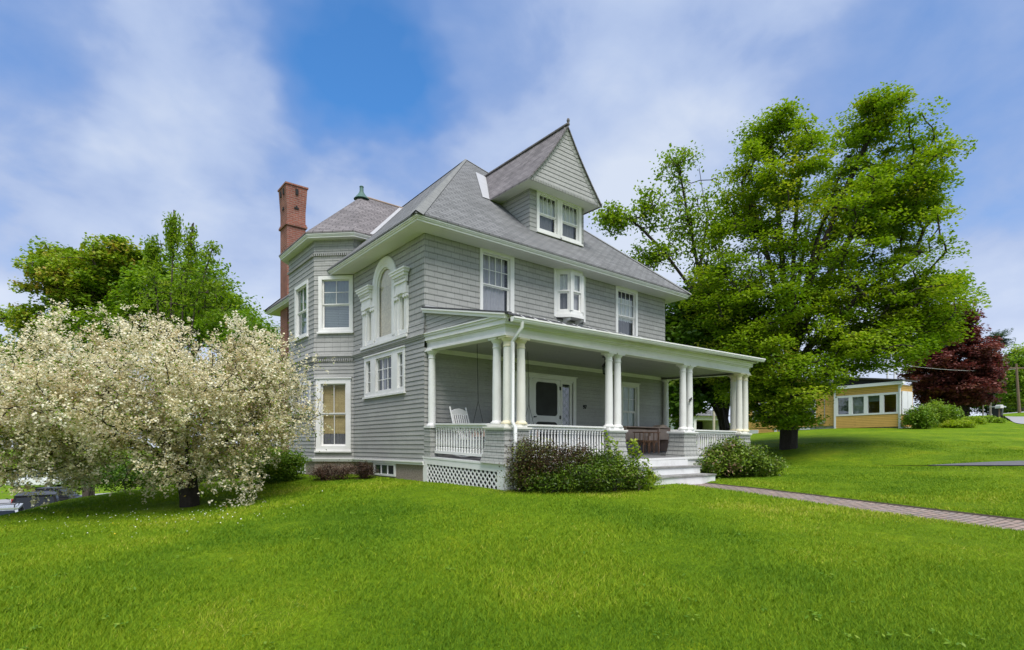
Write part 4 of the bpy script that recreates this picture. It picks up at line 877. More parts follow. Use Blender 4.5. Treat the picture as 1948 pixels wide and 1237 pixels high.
# ================================================================== GROUND
def axis_pts(lo, hi, step, far): 
    a = list(np.arange(lo, hi+1e-6, step)); s = step; p = hi
    while p < far: s *= 1.28; p += s; a.append(p)
    s = step; p = lo
    while p > -far: s *= 1.28; p -= s; a.insert(0, p)
    return np.array(a)
xs, ys_ = axis_pts(-11, 17, .17, 700), axis_pts(-13, 10, .17, 700)
X, Y = np.meshgrid(xs, ys_, indexing='ij'); Z = ground(X, Y); nx, ny = X.shape
near = np.hypot(X+2, Y+4) < 30
Z += np.where(near, .035*(vnoise(X, Y, 1.3, 3)-.5)+.012*(vnoise(X, Y, .35, 4)-.5), .05*(vnoise(X, Y, 2.5, 3)-.5))*(path_dist(X, Y) > PW+.1)
inside = (X > .4) & (X < W-.4) & (Y > -2.6) & (Y < DEP-.4); Z = np.where(inside, Z-.3, Z)
me = bpy.data.meshes.new('lawn'); vs = np.stack([X, Y, Z], -1).reshape(-1, 3)
I, J = np.meshgrid(np.arange(nx-1), np.arange(ny-1), indexing='ij'); a = (I*ny+J).ravel(); fs = np.stack([a, a+ny, a+ny+1, a+1], 1)
me.from_pydata(vs.tolist(), [], fs.tolist()); me.polygons.foreach_set('use_smooth', [True]*len(fs)); me.update()
def lawn_mat():
    m, nt, out = new_mat('lawn_grass'); L = nt.links.new; tc = N(nt, 'ShaderNodeTexCoord')
    n1 = N(nt, 'ShaderNodeTexNoise', Scale=.55, Detail=6., Roughness=.6); L(tc.outputs['Object'], n1.inputs['Vector'])
    n2 = N(nt, 'ShaderNodeTexNoise', Scale=26., Detail=5., Roughness=.75); L(tc.outputs['Object'], n2.inputs['Vector'])
    n3 = N(nt, 'ShaderNodeTexNoise', Scale=3.2, Detail=5., Roughness=.7); L(tc.outputs['Object'], n3.inputs['Vector'])
    r1 = ramp(nt, [(.32, (.090, .175, .004)), (.55, (.140, .235, .006)), (.72, (.21, .272, .008))]); L(n1.outputs[0], r1.inputs[0])
    r2 = ramp(nt, [(.3, (.5, .5, .5)), (.7, (1.45, 1.4, 1.3))]); L(n2.outputs[0], r2.inputs[0])
    r3 = ramp(nt, [(.35, (.75, .8, .8)), (.7, (1.25, 1.2, 1.1))]); L(n3.outputs[0], r3.inputs[0])
    c = mixc(nt, 1., r1.outputs[0], r2.outputs[0], 'MULTIPLY'); c = mixc(nt, 1., c, r3.outputs[0], 'MULTIPLY')
    b = N(nt, 'ShaderNodeBsdfPrincipled', Roughness=.9); b.inputs['Specular IOR Level'].default_value = .1; L(c, b.inputs['Base Color'])
    bp = N(nt, 'ShaderNodeBump', Strength=.8, Distance=.06); L(n2.outputs[0], bp.inputs['Height']); L(bp.outputs[0], b.inputs['Normal']); L(b.outputs[0], out.inputs[0])
    return m
me.materials.append(lawn_mat()); lawn = bpy.data.objects.new('lawn', me); COL.objects.link(lawn); tag(lawn, 'sloping mown green lawn round the gray house', None, None, 'structure')
def strip(name, pts, w, mat, label, lift=.006, step=.25, kind='structure', raw=False, cross=3, th=0.):
    pts = np.asarray(pts, float); P = []
    for p, q in zip(pts[:-1], pts[1:]):
        n = max(1, int(np.linalg.norm(q-p)/step)); P += [p+(q-p)*i/n for i in range(n)]
    P.append(pts[-1]); P = np.array(P)
    for _ in range(6): P[1:-1] = (P[:-2]+2*P[1:-1]+P[2:])/4
    T = np.gradient(P, axis=0); T /= np.linalg.norm(T, axis=1)[:, None]; S = np.stack([T[:, 1], -T[:, 0]], 1); mb = MB(); vs = []
    for c in range(cross+1):
        t = (c/cross-.5)*w; q = P+S*t; z = ground(q[:, 0], q[:, 1], raw)+lift; vs += [V3(x, y, h) for (x, y), h in zip(q, z)]
    n = len(P); mb.add(vs, [(c*n+i, c*n+i+1, (c+1)*n+i+1, (c+1)*n+i) for c in range(cross) for i in range(n-1)][::1])
    o = mb.build(name, mat); L_ = np.r_[0, np.cumsum(np.linalg.norm(np.diff(P, axis=0), axis=1))]
    uv = o.data.uv_layers[0].data; vi = [l.vertex_index for l in o.data.loops]
    for k, v in enumerate(vi): uv[k].uv = ((v//n)/cross*w, L_[v % n])
    return tag(o, label, None, None, kind)
M['paver'] = bricky('weathered_brick_pavers', (.30, .225, .19), (.235, .20, .185), (.10, .085, .065), .20, .105, .012, .9, .5, mott=.25, mscale=3.)
strip('path', PATH, PW*2, M['paver'], 'brick paved garden path leading from the porch steps', .022, .2, cross=6)
M['soil'] = paint('dark_garden_soil', (.055, .042, .03), .95, .4, scale=20., bump=.6)
strip('path_edge', PATH, PW*2+.07, M['soil'], 'dark soil edging along the brick path', .012, .2, cross=6)
strip('driveway', [(14.6, -22), (14.8, -8), (14.8, -3), (14.7, 3), (14.5, 14), (15, 24)], 2.9, M['asphalt'], 'asphalt driveway between the two lawns', .05, .5, cross=6)
strip('road', [at(2500, 830, 20)[:2], at(2150, 818, 34)[:2], at(2010, 806, 48)[:2], at(1955, 797, 62)[:2], at(1922, 793, 80)[:2], at(1898, 791, 100)[:2]], 6.0, M['road'], 'pale street climbing away past the yellow house', .05, 1., cross=6)
strip('parking_lot', [(-3, 24), (-12, 25), (-24, 26)], 13, M['asphalt'], 'asphalt parking lot below the lawn', .05, 1., cross=8)
strip('parking_lot', [(2, 44), (-12, 46), (-30, 47)], 18, M['road'], 'farther parking lot beyond the grass strip', .05, 1., cross=8)

# ---- grass blades over the part of the lawn near the camera
def blades():
    n = 520000; rg = np.random.default_rng(11); d = 3.3*np.exp(rg.random(n)**.92*math.log(27/3.3)); lat = rg.uniform(-1.02, 1.02, n)
    P = CAM[:2]+d[:, None]*FWD[:2]+(lat*d*.95)[:, None]*RGT[:2]; x, y = P[:, 0], P[:, 1]
    ok = ~((x > -.06) & (x < W+.1) & (y > -3.06) & (y < 11)) & ~((x+y < 4.05) & (x > -.9) & (x < 0.1) & (y > 4.) & (y < 8.1) & False) & (path_dist(x, y) > PW+.02+.06*rg.random(n)) & ~((x > 3.5) & (x < 6.1) & (y > -3.92) & (y < -3)) & ~((x > 13.2) & (x < 16.4))
    ok &= ~((x > -.87) & (x < .1) & (y > 4.0) & (y < 8.1) & (x+y > 4.02))
    d, x, y = d[ok], x[ok], y[ok]; n = len(x); z = ground(x, y)
    p1 = vnoise(x, y, 1.1, 21); p2 = vnoise(x, y, .33, 22); h = (.020+.022*p2+.016*rg.random(n))*np.clip(1.15-.03*d, .6, 1.); edge = path_dist(x, y) < PW+.22; h = np.where(edge, h*1.05, h)
    w = .0045*(1+.16*np.maximum(0, d-3.5)); a = rg.uniform(0, 2*np.pi, n); le = rg.normal(0, .75, (n, 2))+np.array([.3, .1]); B = np.stack([x, y, z-.01], 1)
    s = np.stack([np.cos(a), np.sin(a), np.zeros(n)], 1)*w[:, None]; T = B+np.stack([le[:, 0]*h, le[:, 1]*h, h+.01], 1)
    v = np.stack([B-s, B+s, T], 1)
    p3 = vnoise(x+.6*p1, y+.6*p2, 2.1, 24); var = np.clip(-.14+.50*p1+.44*vnoise(x, y, 3.2, 23)+.17*rg.normal(size=n)+.14*p2+.28*np.clip(p3-.62, 0, 1)*2, 0, 1)
    m = leafmat('grass_blade', [(0., (.070, .165, .004)), (.35, (.132, .245, .006)), (.62, (.205, .312, .008)), (.85, (.300, .372, .015)), (1., (.43, .42, .08))], .3, .75, (1.2, 1.15, .5))
    o = soup('grass', v, 3, m, var); tag(o, 'short mown grass covering the lawn', None, None, 'stuff')
    # clover blossom and dandelions on the shaded slope
    rg = np.random.default_rng(12); m_ = 260; px = 300+rg.normal(0, 150, m_); d = 10.1+rg.normal(0, .8, m_); P = np.array([at(a, 848, b) for a, b in zip(px, d)]); zz = ground(P[:, 0], P[:, 1]); P[:, 2] = zz+.06
    fl_ = leaf_quads(P, .021, rg, 1., 1.); o = soup('clover_flowers', fl_, 4, [paint('white_clover', (.7, .7, .62), .8, .1), paint('yellow_dandelion', (.7, .5, .03), .8, .1)], None, None, (rg.random(m_) < .04).astype(int)); tag(o, 'white clover flowers scattered over the lawn below the blossoming tree', None, None, 'stuff')
blades()
def weeds():
    rg = np.random.default_rng(14); n = 130; d = 3.6*np.exp(rg.random(n)*math.log(12/3.6)); lat = rg.uniform(-.95, .95, n); P = CAM+d[:, None]*FWD+(lat*d)[:, None]*RGT; P = P[(path_dist(P[:, 0], P[:, 1]) > PW+.1) & (P[:, 1] < -4.6) | (P[:, 0] < -1.5)]; n = len(P); k = 7
    a = rg.uniform(0, 2*np.pi, n*k); r = rg.uniform(.02, .07, n*k); C = np.repeat(P, k, 0)+np.stack([np.cos(a)*r, np.sin(a)*r, np.zeros(n*k)], 1); C[:, 2] = ground(C[:, 0], C[:, 1])+.035+.015*rg.random(n*k)
    o = soup('lawn_weeds', leaf_quads(C, .045, rg, 1.2, .42, 0, np.stack([np.cos(a), np.sin(a), np.zeros(n*k)], 1)), 4, leafmat('weed_leaf', [(0., (.07, .17, .008)), (.6, (.14, .26, .012)), (1., (.22, .31, .03))], .3), rg.random(n*k)); tag(o, 'broad leaved weeds dotted through the front lawn', None, None, 'stuff')
weeds()

# ================================================================== TREES AND SHRUBS
def E(px, py, d, rx, ry, rd, wt=None):
    """a crown lobe: centre, half sizes (metres) sideways / in depth / up"""
    return (at(px, py, d), rx/FPX*d, rd, ry/FPX*d, wt)
def sample(ells, n, rg, shell=.45):
    w = np.array([e[4] if e[4] else e[1]*e[2]*e[3] for e in ells])**.8; k = rg.choice(len(ells), n, p=w/w.sum()); u = rg.normal(size=(n, 3)); u /= np.linalg.norm(u, axis=1)[:, None]; u *= (rg.random(n)**shell)[:, None]
    C = np.array([e[0] for e in ells])[k]; R = np.array([[e[1], e[2], e[3]] for e in ells])[k]; u = u*R
    return C+u[:, :1]*RGT+u[:, 1:2]*FWD+u[:, 2:]*ZUP
def skeleton(stems, T, rg, stepn=3, lift=.25, zpen=.7):
    P, par = [], []
    for st in stems:
        prev = -1
        for i, p in enumerate(st):
            if i == 0 and P:
                D = np.linalg.norm(np.array(P)-p, axis=1); prev = int(D.argmin())
                if D[prev] < .05: continue
            elif i == 0: prev = -1
            P.append(np.asarray(p, float)); par.append(prev); prev = len(P)-1
    tips = []; A = np.zeros((len(P)+len(T)*(stepn)+5, 3)); A[:len(P)] = P; n = len(P); first = max(1, len(stems[0])-1)
    D0 = np.linalg.norm(T[:, None]-A[None, :n], axis=2).min(1)
    for t in T[np.argsort(D0)]:
        d = np.linalg.norm(A[first:n]-t, axis=1)+zpen*np.maximum(0, A[first:n, 2]-t[2]); j = int(d.argmin())+first; a = A[j]; L = np.linalg.norm(t-a); prev = j
        for s in range(1, stepn+1):
            f = s/stepn; q = a+(t-a)*f+ZUP*lift*L*f*(1-f)+(rg.normal(0, .05, 3)*L if s < stepn else 0); A[n] = q; par.append(prev); prev = n; n += 1
        tips.append(n-1)
    return A[:n], np.array(par), np.array(tips)
def limb_mesh(name, A, par, r0, rt, mat, parent, sides=5, expo=.45):
    n = len(A); cnt = np.ones(n)
    for i in range(n-1, 0, -1):
        if par[i] >= 0: cnt[par[i]] += cnt[i]
    r = rt+(r0-rt)*(cnt/cnt.max())**expo
    e = np.array([i for i in range(n) if par[i] >= 0]); p, q = A[par[e]], A[e]; rp, rq = np.minimum(r[par[e]], r[e]*1.5), r[e]; d = q-p; L = np.linalg.norm(d, axis=1); k = L > 1e-4; p, q, rp, rq, d, L = p[k], q[k], rp[k], rq[k], d[k], L[k]
    d = d/L[:, None]; a = np.cross(d, [.31, .2, .93]); a /= np.linalg.norm(a, axis=1)[:, None]+1e-9; b = np.cross(d, a); V = []
    p = p-d*np.minimum(rp, .1)[:, None]*.5
    ring = lambda c, rr, t: c+rr[:, None]*(math.cos(t)*a+math.sin(t)*b)
    for s in range(sides):
        t0, t1 = 2*math.pi*s/sides, 2*math.pi*(s+1)/sides; V.append(np.stack([ring(p, rp, t0), ring(p, rp, t1), ring(q, rq, t1), ring(q, rq, t0)], 1))
    return soup(name, np.concatenate(V), 4, mat, None, parent)
def tree(name, label, cat, base, ells, nt, nl, size, lm, bark, r0=.3, seed=1, spread=(.5, .25), stems=None, shell=.45, up=.5, group=None, vbase=.5, vamp=.22, droop=.1, rt=.012, zpen=.7, asp=.7, axis_out=False, sides=5, lift=.25):
    rg = np.random.default_rng(seed); base = V3(base[0], base[1], g1(base[0], base[1])-.1) if len(base) == 2 else np.asarray(base, float); t = thing(name, base, label, cat, group); T = sample(ells, nt, rg, shell)
    if stems is None:
        top = np.mean(T, 0); fk = base+(V3(base[0], base[1], T[:, 2].min())-base)*.9; fk[2] = max(fk[2], base[2]+.6); stems = [[base+(fk-base)*f+V3(*rg.normal(0, .04, 2), 0) for f in (0, .3, .6, 1)]]
        for k in range(5):
            e = T[rg.integers(nt)]; stems.append([fk+(e-fk)*f+ZUP*np.linalg.norm(e-fk)*.15*math.sin(f*3.14) for f in np.linspace(0, .75, 6)])
    A, par, tips = skeleton(stems, T, rg, zpen=zpen, lift=lift); limb_mesh('trunk', A, par, r0, rt, bark, t, sides)
    Q = A[tips]; k = rg.poisson(nl/nt, nt); idx = np.repeat(np.arange(nt), k); n = len(idx); dirs = Q-A[par[par[tips]]]; dirs /= np.linalg.norm(dirs, axis=1)[:, None]+1e-9
    sp = spread[0]*rg.uniform(.55, 1.35, nt)[idx][:, None]; off = np.clip(rg.normal(size=(n, 3)), -1.5, 1.5)*np.array([1, 1, spread[1]/spread[0]])*sp*.62
    if axis_out: off = off*.45-dirs[idx]*(rg.random(n)*spread[0]*2.2)[:, None]+dirs[idx]*.1
    C = Q[idx]+off; v = leaf_quads(C, size, rg, up, asp, droop, dirs[idx]); cv = vbase+vamp*rg.normal(size=nt)
    o = soup('crown', v, 4, lm, np.clip(cv[idx]+.12*rg.normal(size=n), 0, 1), t)
    return t
LM = leafmat('maple_leaf', [(0., (.075, .155, .006)), (.35, (.165, .28, .010)), (.65, (.255, .36, .016)), (.85, (.36, .43, .03)), (1., (.42, .42, .05))], .45)
LD = leafmat('dark_green_leaf', [(0., (.028, .07, .007)), (.5, (.08, .17, .012)), (.8, (.15, .26, .018)), (1., (.22, .30, .025))], .3)
LL = leafmat('light_green_leaf', [(0., (.075, .16, .010)), (.5, (.18, .31, .016)), (1., (.36, .45, .05))], .45)
LR = leafmat('reddish_green_leaf', [(0., (.10, .19, .012)), (.5, (.24, .36, .02)), (.8, (.35, .37, .04)), (1., (.40, .26, .06))], .35)
LP = leafmat('purple_beech_leaf', [(0., (.045, .017, .015)), (.5, (.13, .045, .038)), (.85, (.23, .09, .07)), (1., (.28, .14, .09))], .25, .45, (1.3, .5, .5))
LB = leafmat('bronze_shrub_leaf', [(0., (.030, .018, .012)), (.4, (.085, .045, .022)), (.65, (.08, .115, .02)), (1., (.19, .22, .04))], .2, .4)
LS = leafmat('rhododendron_leaf', [(0., (.03, .065, .009)), (.45, (.09, .16, .014)), (.75, (.19, .28, .022)), (.93, (.17, .15, .06)), (1., (.32, .20, .13))], .2, .35)
LY = leafmat('yellow_green_leaf', [(0., (.14, .24, .02)), (.5, (.25, .36, .04)), (1., (.42, .44, .07))], .45)
LBR = leafmat('dry_brown_twig', [(0., (.03, .018, .012)), (.6, (.09, .045, .028)), (1., (.14, .085, .045))], .1)
LPN = leafmat('pine_needle', [(0., (.02, .05, .025)), (.6, (.05, .10, .05)), (1., (.09, .15, .07))], .2)
# big maple on the neighbour's lawn
mbase = at(1500, 852, 26.); mz = g1(mbase[0], mbase[1]); mbase[2] = mz-.15
mst = [[mbase+V3(0, 0, .0), mbase+V3(.0, 0, .35), mbase+V3(.05, 0, 1.), mbase+V3(.0, .05, 2.2), mbase+V3(.05, 0, 3.2)]]
for (px, py, d) in ((1430, 380, 26.5), (1465, 260, 26), (1520, 330, 25), (1570, 400, 24.8), (1610, 300, 26.4), (1665, 240, 26), (1700, 330, 25.2), (1750, 480, 25), (1400, 560, 26.5), (1640, 560, 23.5), (1540, 420, 28.5), (1680, 600, 27.5)):
    e = at(px, py, d); f0 = mst[0][-1]; mst.append([f0+(e-f0)*V3(1, 1, 0)*f**1.5+ZUP*(e-f0)[2]*f for f in np.linspace(0, 1, 8)])
tree('maple_tree', 'big broad green maple standing on the lawn in front of the yellow house', 'tree', mbase,
     [E(1490, 640, 26, 150, 120, 4.5), E(1665, 620, 25.5, 95, 90, 4.5), E(1415, 480, 26.5, 70, 110, 3.5), E(1475, 350, 26, 90, 100, 3.5), E(1672, 350, 26, 92, 100, 4), E(1630, 470, 25.5, 140, 120, 4.5), E(1745, 590, 25, 45, 55, 3), E(1370, 560, 26.5, 45, 90, 3), E(1510, 735, 24.5, 95, 45, 3.5), E(1640, 675, 24.2, 95, 32, 3), E(1480, 765, 24.6, 62, 28, 2.2), E(1725, 630, 24.5, 45, 45, 2.5), E(1420, 690, 25.5, 50, 70, 3), E(1490, 782, 24.5, 68, 22, 2), E(1505, 798, 23.8, 48, 15, 1.5, 4), E(1440, 745, 25.2, 40, 40, 2), E(1466, 248, 26, 32, 30, 1.6, 5), E(1658, 232, 26, 38, 36, 1.8, 6), E(1735, 400, 26, 34, 75, 2.5), E(1795, 545, 25, 22, 16, 1.2, 3)],
     1000, 225000, .14, LM, M['darkbark'], r0=.40, seed=5, spread=(.66, .26), sides=8, stems=mst, shell=.34, vbase=.5, vamp=.16, up=.7, zpen=.9)
tb = at(1384, 818, 30.); tb[2] = g1(tb[0], tb[1])-.1
ts = [[tb, at(1362, 720, 30), at(1342, 640, 30)]]+[[at(1342, 640, 30), at(1312, 545, 30), at(1262, 478, 30), at(1215, 430, 30)], [at(1342, 640, 30), at(1330, 520, 30.4), at(1310, 420, 30.4), at(1290, 310, 30.2)], [at(1330, 520, 30.4), at(1345, 420, 31), at(1330, 320, 31)]]
tree('airy_tree', 'airy sparse green tree with bare limbs rising behind the gray roof beside the big maple', 'tree', tb, [E(1287, 310, 30.2, 42, 45, 1.6), E(1235, 400, 30, 60, 40, 1.8), E(1305, 420, 30.5, 50, 90, 1.8), E(1170, 415, 30, 42, 26, 1.2, 5), E(1372, 430, 31, 42, 95, 2), E(1240, 490, 30, 60, 40, 1.6), E(1340, 520, 31, 40, 70, 2)],
     560, 11500, .17, LM, M['darkbark'], r0=.12, seed=9, spread=(.45, .28), stems=ts, shell=.8, vbase=.42, vamp=.12, up=.3, droop=.4)
tree('shade_tree', 'dense dark green tree seen through the porch columns', 'tree', at(1378, 815, 31)[:2], [E(1330, 680, 31, 90, 90, 3.5), E(1290, 640, 32, 60, 90, 3), E(1400, 650, 31, 70, 90, 3.5), E(1340, 590, 32, 60, 70, 3), E(1290, 755, 30, 50, 50, 2), E(1325, 745, 30.5, 40, 40, 2), E(1300, 790, 30.5, 26, 25, 1.5)], 380, 30000, .30, LD, M['darkbark'], r0=.33, seed=11, spread=(.7, .35), vbase=.5)
tree('purple_beech', 'dark purple leaved beech tree beyond the yellow house', 'tree', at(1835, 800, 55)[:2], [E(1815, 695, 55, 58, 82, 4.), E(1800, 625, 55, 38, 45, 3.), E(1868, 690, 55, 18, 45, 2), E(1768, 700, 54.5, 32, 62, 3), E(1845, 640, 55, 18, 24, 1.5), E(1812, 605, 55, 26, 26, 2, 8), E(1815, 745, 55, 56, 36, 3.5), E(1868, 735, 55, 22, 36, 2)], 620, 85000, .27, LP, M['darkbark'], r0=.5, seed=13, spread=(.72, .3), vbase=.48, up=.7)
tree('pine_tree', 'dark pine top showing behind the purple beech', 'tree', at(1893, 795, 75)[:2], [E(1893, 690, 75, 20, 60, 1.8), E(1902, 645, 75, 14, 20, 1.2, 3), E(1890, 740, 75, 26, 40, 2)], 130, 8000, .5, LPN, M['darkbark'], r0=.3, seed=15, spread=(.7, .2), asp=.16)
tree('birch_tree', 'pale green birch with white trunk beside the far road', 'tree', at(1946, 790, 72)[:2], [E(1935, 715, 72, 30, 50, 3), E(1958, 690, 72, 30, 40, 3), E(1930, 760, 72, 26, 24, 3)], 200, 13000, .3, LL, M['palebark'], r0=.22, seed=17, spread=(.9, .4))
tree('roadside_tree', 'dark green roadside tree between the purple beech and the pale birch', 'tree', at(1908, 792, 95)[:2], [E(1905, 745, 95, 34, 38, 4), E(1940, 755, 100, 40, 30, 4), E(1875, 750, 98, 30, 40, 4)], 190, 18000, .42, LD, M['darkbark'], r0=.3, seed=19, spread=(1.3, .6))
tree('roadside_tree', 'rounded light green roadside tree low behind the dark wheeled bin', 'tree', at(1925, 790, 88)[:2], [E(1925, 765, 88, 38, 24, 3), E(1985, 745, 85, 40, 45, 3)], 130, 12000, .4, LL, M['bark'], r0=.25, seed=20, spread=(1.2, .5), vbase=.35)
# left background
tree('bronze_maple', 'reddish bronze green maple behind the blossom tree', 'tree', at(170, 900, 34)[:2], [E(165, 550, 34, 85, 60, 3.5), E(100, 620, 34, 36, 40, 2.5), E(228, 495, 34, 42, 38, 2.5), E(120, 500, 34, 40, 28, 2), E(75, 680, 33, 26, 40, 2)], 480, 52000, .21, LR, M['bark'], r0=.33, seed=23, spread=(.62, .25), vbase=.5, vamp=.22)
tree('round_tree', 'bright green round headed tree behind the blossom tree near the chimney', 'tree', at(350, 900, 33)[:2], [E(355, 555, 33, 80, 62, 3.5), E(410, 600, 33, 58, 58, 3), E(290, 610, 33, 70, 60, 3), E(190, 640, 32, 60, 50, 3), E(450, 640, 31, 40, 50, 2.5)], 480, 56000, .20, LL, M['bark'], r0=.33, seed=29, spread=(.75, .35), vbase=.42, vamp=.17)
cst = []
cb_ = at(330, 900, 22); cb_[2] = g1(cb_[0], cb_[1]); cst.append([cb_, cb_+ZUP*1.2])
for pts in (((322, 700), (326, 560), (331, 400)), ((340, 700), (350, 560), (368, 425)), ((310, 700), (298, 560), (284, 470)), ((352, 700), (372, 580), (405, 470))): cst.append([cb_+ZUP*1.2]+[at(a, b, 22) for a, b in pts])
tree('young_cherry', 'young cherry with tall upright leafy shoots standing above the other trees', 'tree', cb_, [E(329, 450, 22, 8, 50, .3, 2), E(361, 475, 22, 8, 48, .3, 2), E(288, 485, 22, 8, 36, .3, 1.4), E(398, 480, 22, 20, 22, .4, .8), E(330, 560, 22, 70, 60, 1.2, 3), E(390, 560, 22, 40, 50, 1, 2)], 230, 7500, .15, LM, M['bark'], r0=.05, seed=31, spread=(.22, .2), stems=cst, vbase=.42, vamp=.1, up=.0, asp=.4, droop=.7)
tree('edge_tree', 'thin branched tree with open foliage beyond the bronze maple', 'tree', at(-30, 900, 36)[:2], [E(5, 600, 36, 28, 14, 1.5), E(10, 670, 36, 34, 30, 2), E(-40, 660, 36, 25, 40, 2)], 80, 3600, .2, LM, M['bark'], r0=.2, seed=37, spread=(.6, .25), vbase=.35)
tree('gray_willow', 'small gray green tree between the blossom tree and the chimney', 'tree', at(505, 890, 27)[:2], [E(505, 635, 27, 34, 26, 1.5), E(532, 660, 26, 20, 26, 1), E(470, 640, 28, 30, 40, 1.6)], 100, 4200, .2, LL, M['bark'], r0=.13, seed=39, spread=(.45, .25), vbase=.2, vamp=.1, asp=.35)
# flowering crab apple
fb = at(360, 968, 12.); fb[2] = g1(fb[0], fb[1])-.08
def blossom():
    rg = np.random.default_rng(41); t = thing('blossom_tree', fb, 'wide spreading crab apple covered in creamy white blossom on the lawn beside the gray house', 'tree')
    ells = [E(300, 750, 12, 265, 120, 2.8), E(110, 790, 11.6, 170, 100, 2.4), E(470, 745, 12.2, 105, 105, 2.0), E(320, 884, 11.4, 105, 36, 1.6), E(-60, 800, 11, 120, 100, 2), E(430, 868, 11.8, 75, 36, 1.2), E(80, 882, 11.2, 120, 28, 1.5), E(90, 680, 12, 60, 40, 1.2), E(440, 670, 12.3, 110, 50, 1.6)]
    T = sample(ells, 850, rg, .33)
    spikes = [at(*q) for q in ((178, 585, 12), (200, 612, 12), (270, 605, 12.1), (262, 625, 12.1), (245, 600, 11.9), (360, 625, 12.2), (342, 640, 12.2), (85, 615, 12), (605, 690, 12.3), (585, 705, 12.3), (625, 690, 12.4), (600, 752, 12.2), (610, 790, 12.2), (590, 800, 12.), (600, 850, 12), (480, 925, 11.6), (240, 940, 11.2), (500, 950, 11.4), (470, 950, 11.3), (20, 640, 11.8))]
    T = np.vstack([T, spikes]); f = fb+V3(-.05, .0, .75); st = [[fb, fb+V3(.0, 0, .35), f]]
    for k in range(11):
        a = 2*math.pi*k/11; e = f+RGT*math.cos(a)*1.7+FWD*math.sin(a)*1.3+ZUP*(1.0+.4*math.sin(3*a)); st.append([f+(e-f)*q+ZUP*.5*math.sin(q*3.14)*.5 for q in np.linspace(0, 1, 5)])
    A, par, tips = skeleton(st, T, rg, lift=.12, zpen=.2); limb_mesh('trunk', A, par, .20, .005, M['darkbark'], t, 5, .68)
    Q = A[tips]; n0 = len(Q); dirs = Q-A[par[par[tips]]]; dirs /= np.linalg.norm(dirs, axis=1)[:, None]+1e-9
    wt = rg.gamma(1.1, 1., n0)+.15; wt /= wt.sum()
    def scatter(n, back, rad):
        idx = rg.choice(n0, n, p=wt); s = rg.random(n)[:, None]*back; return Q[idx]-dirs[idx]*s+rg.normal(size=(n, 3))*rad*rg.uniform(.6, 1.3, (n0, 1))[idx], idx
    cv = rg.normal(0, .14, n0)
    C, idx = scatter(25000, 1.2, .115)          # flower trusses: each a handful of petals
    K = 9; C = np.repeat(C, K, 0)+rg.normal(0, .030, (25000*K, 3)); idx = np.repeat(idx, K); v = leaf_quads(C, .047, rg, .25, .85)
    fm = leafmat('cream_blossom_petal', [(0., (.46, .35, .16)), (.2, (.69, .59, .34)), (.5, (.82, .755, .53)), (1., (.87, .83, .69))], .35, .7, (1., 1., .95))
    soup('blossom', v, 4, fm, np.clip(.55+cv[idx]+.25*rg.normal(size=len(C)), 0, 1), t)
    C, idx = scatter(36000, 1.25, .16); lm = leafmat('crab_apple_leaf', [(0., (.06, .11, .012)), (.5, (.15, .24, .02)), (.85, (.26, .33, .03)), (1., (.28, .18, .06))], .35)
    soup('leaves', leaf_quads(C, .06, rg, .3, .55), 4, lm, np.clip(.5+.25*rg.normal(size=len(C)), 0, 1), t)
blossom()
def shrub(name, label, cat, ells, nt, nl, size, lm, seed, bark='darkbark', spread=(.16, .12), vbase=.5, vamp=.2, up=.4, asp=.5, group=None, shell=.3, nst=9, r0=.02):
    rg = np.random.default_rng(seed); cs_ = np.array([e[0] for e in ells]); st = []
    b0 = cs_.mean(0); z = g1(b0[0], b0[1]); base = V3(b0[0], b0[1], z)
    for k in range(nst):
        e = ells[k % len(ells)]; p = V3(e[0][0]+rg.normal(0, e[1]*.3), e[0][1]+rg.normal(0, e[2]*.3), 0); p[2] = g1(p[0], p[1])-.03; q = e[0]+rg.normal(0, .12, 3); st.append([p, (p+q)/2, q] if k else [p, q])
    t = thing(name, base, label, cat, group); T = sample(ells, nt, rg, shell); T[:, 2] = np.maximum(T[:, 2], ground(T[:, 0], T[:, 1])+.05)
    A, par, tips = skeleton(st, T, rg, stepn=2, lift=.1, zpen=.3); limb_mesh('stems', A, par, r0, .004, M[bark], t, 4)
    Q = A[tips]; idx = rg.integers(0, nt, nl); C = Q[idx]+rg.normal(size=(nl, 3))*np.array([spread[0], spread[0], spread[1]])*.6
    C[:, 2] = np.maximum(C[:, 2], ground(C[:, 0], C[:, 1])+.03); cv = vbase+vamp*rg.normal(size=nt)
    soup('foliage', leaf_quads(C, size, rg, up, asp, 0, (Q-A[par[par[tips]]])[idx]), 4, lm, np.clip(cv[idx]+.12*rg.normal(size=nl), 0, 1), t)
    return t
WE = lambda x, y, z, r, rd, rz: (V3(x, y, z), r, rd, rz, None)
shrub('bronze_shrub', 'dark bronze shrub with reddish leaves at the porch corner beside the downspout', 'shrub', [E(1000, 880, 10.6, 34, 44, .35), E(1050, 880, 10.8, 45, 35, .4), E(985, 915, 10.4, 18, 18, .25), E(1095, 868, 11, 30, 22, .3), E(1005, 850, 10.7, 24, 16, .25)], 260, 15000, .045, LB, 51, vbase=.42, vamp=.26)
shrub('spreading_shrub', 'low wide green shrub spreading between the bronze shrub and the porch steps', 'shrub', [E(1040, 915, 10.5, 45, 18, .4), E(1110, 908, 10.8, 60, 26, .5), E(1165, 898, 11.1, 50, 30, .5), E(1205, 912, 11.3, 22, 18, .4), E(1130, 880, 11.2, 40, 20, .4)], 360, 23000, .05, LS, 53, vbase=.42, vamp=.18)
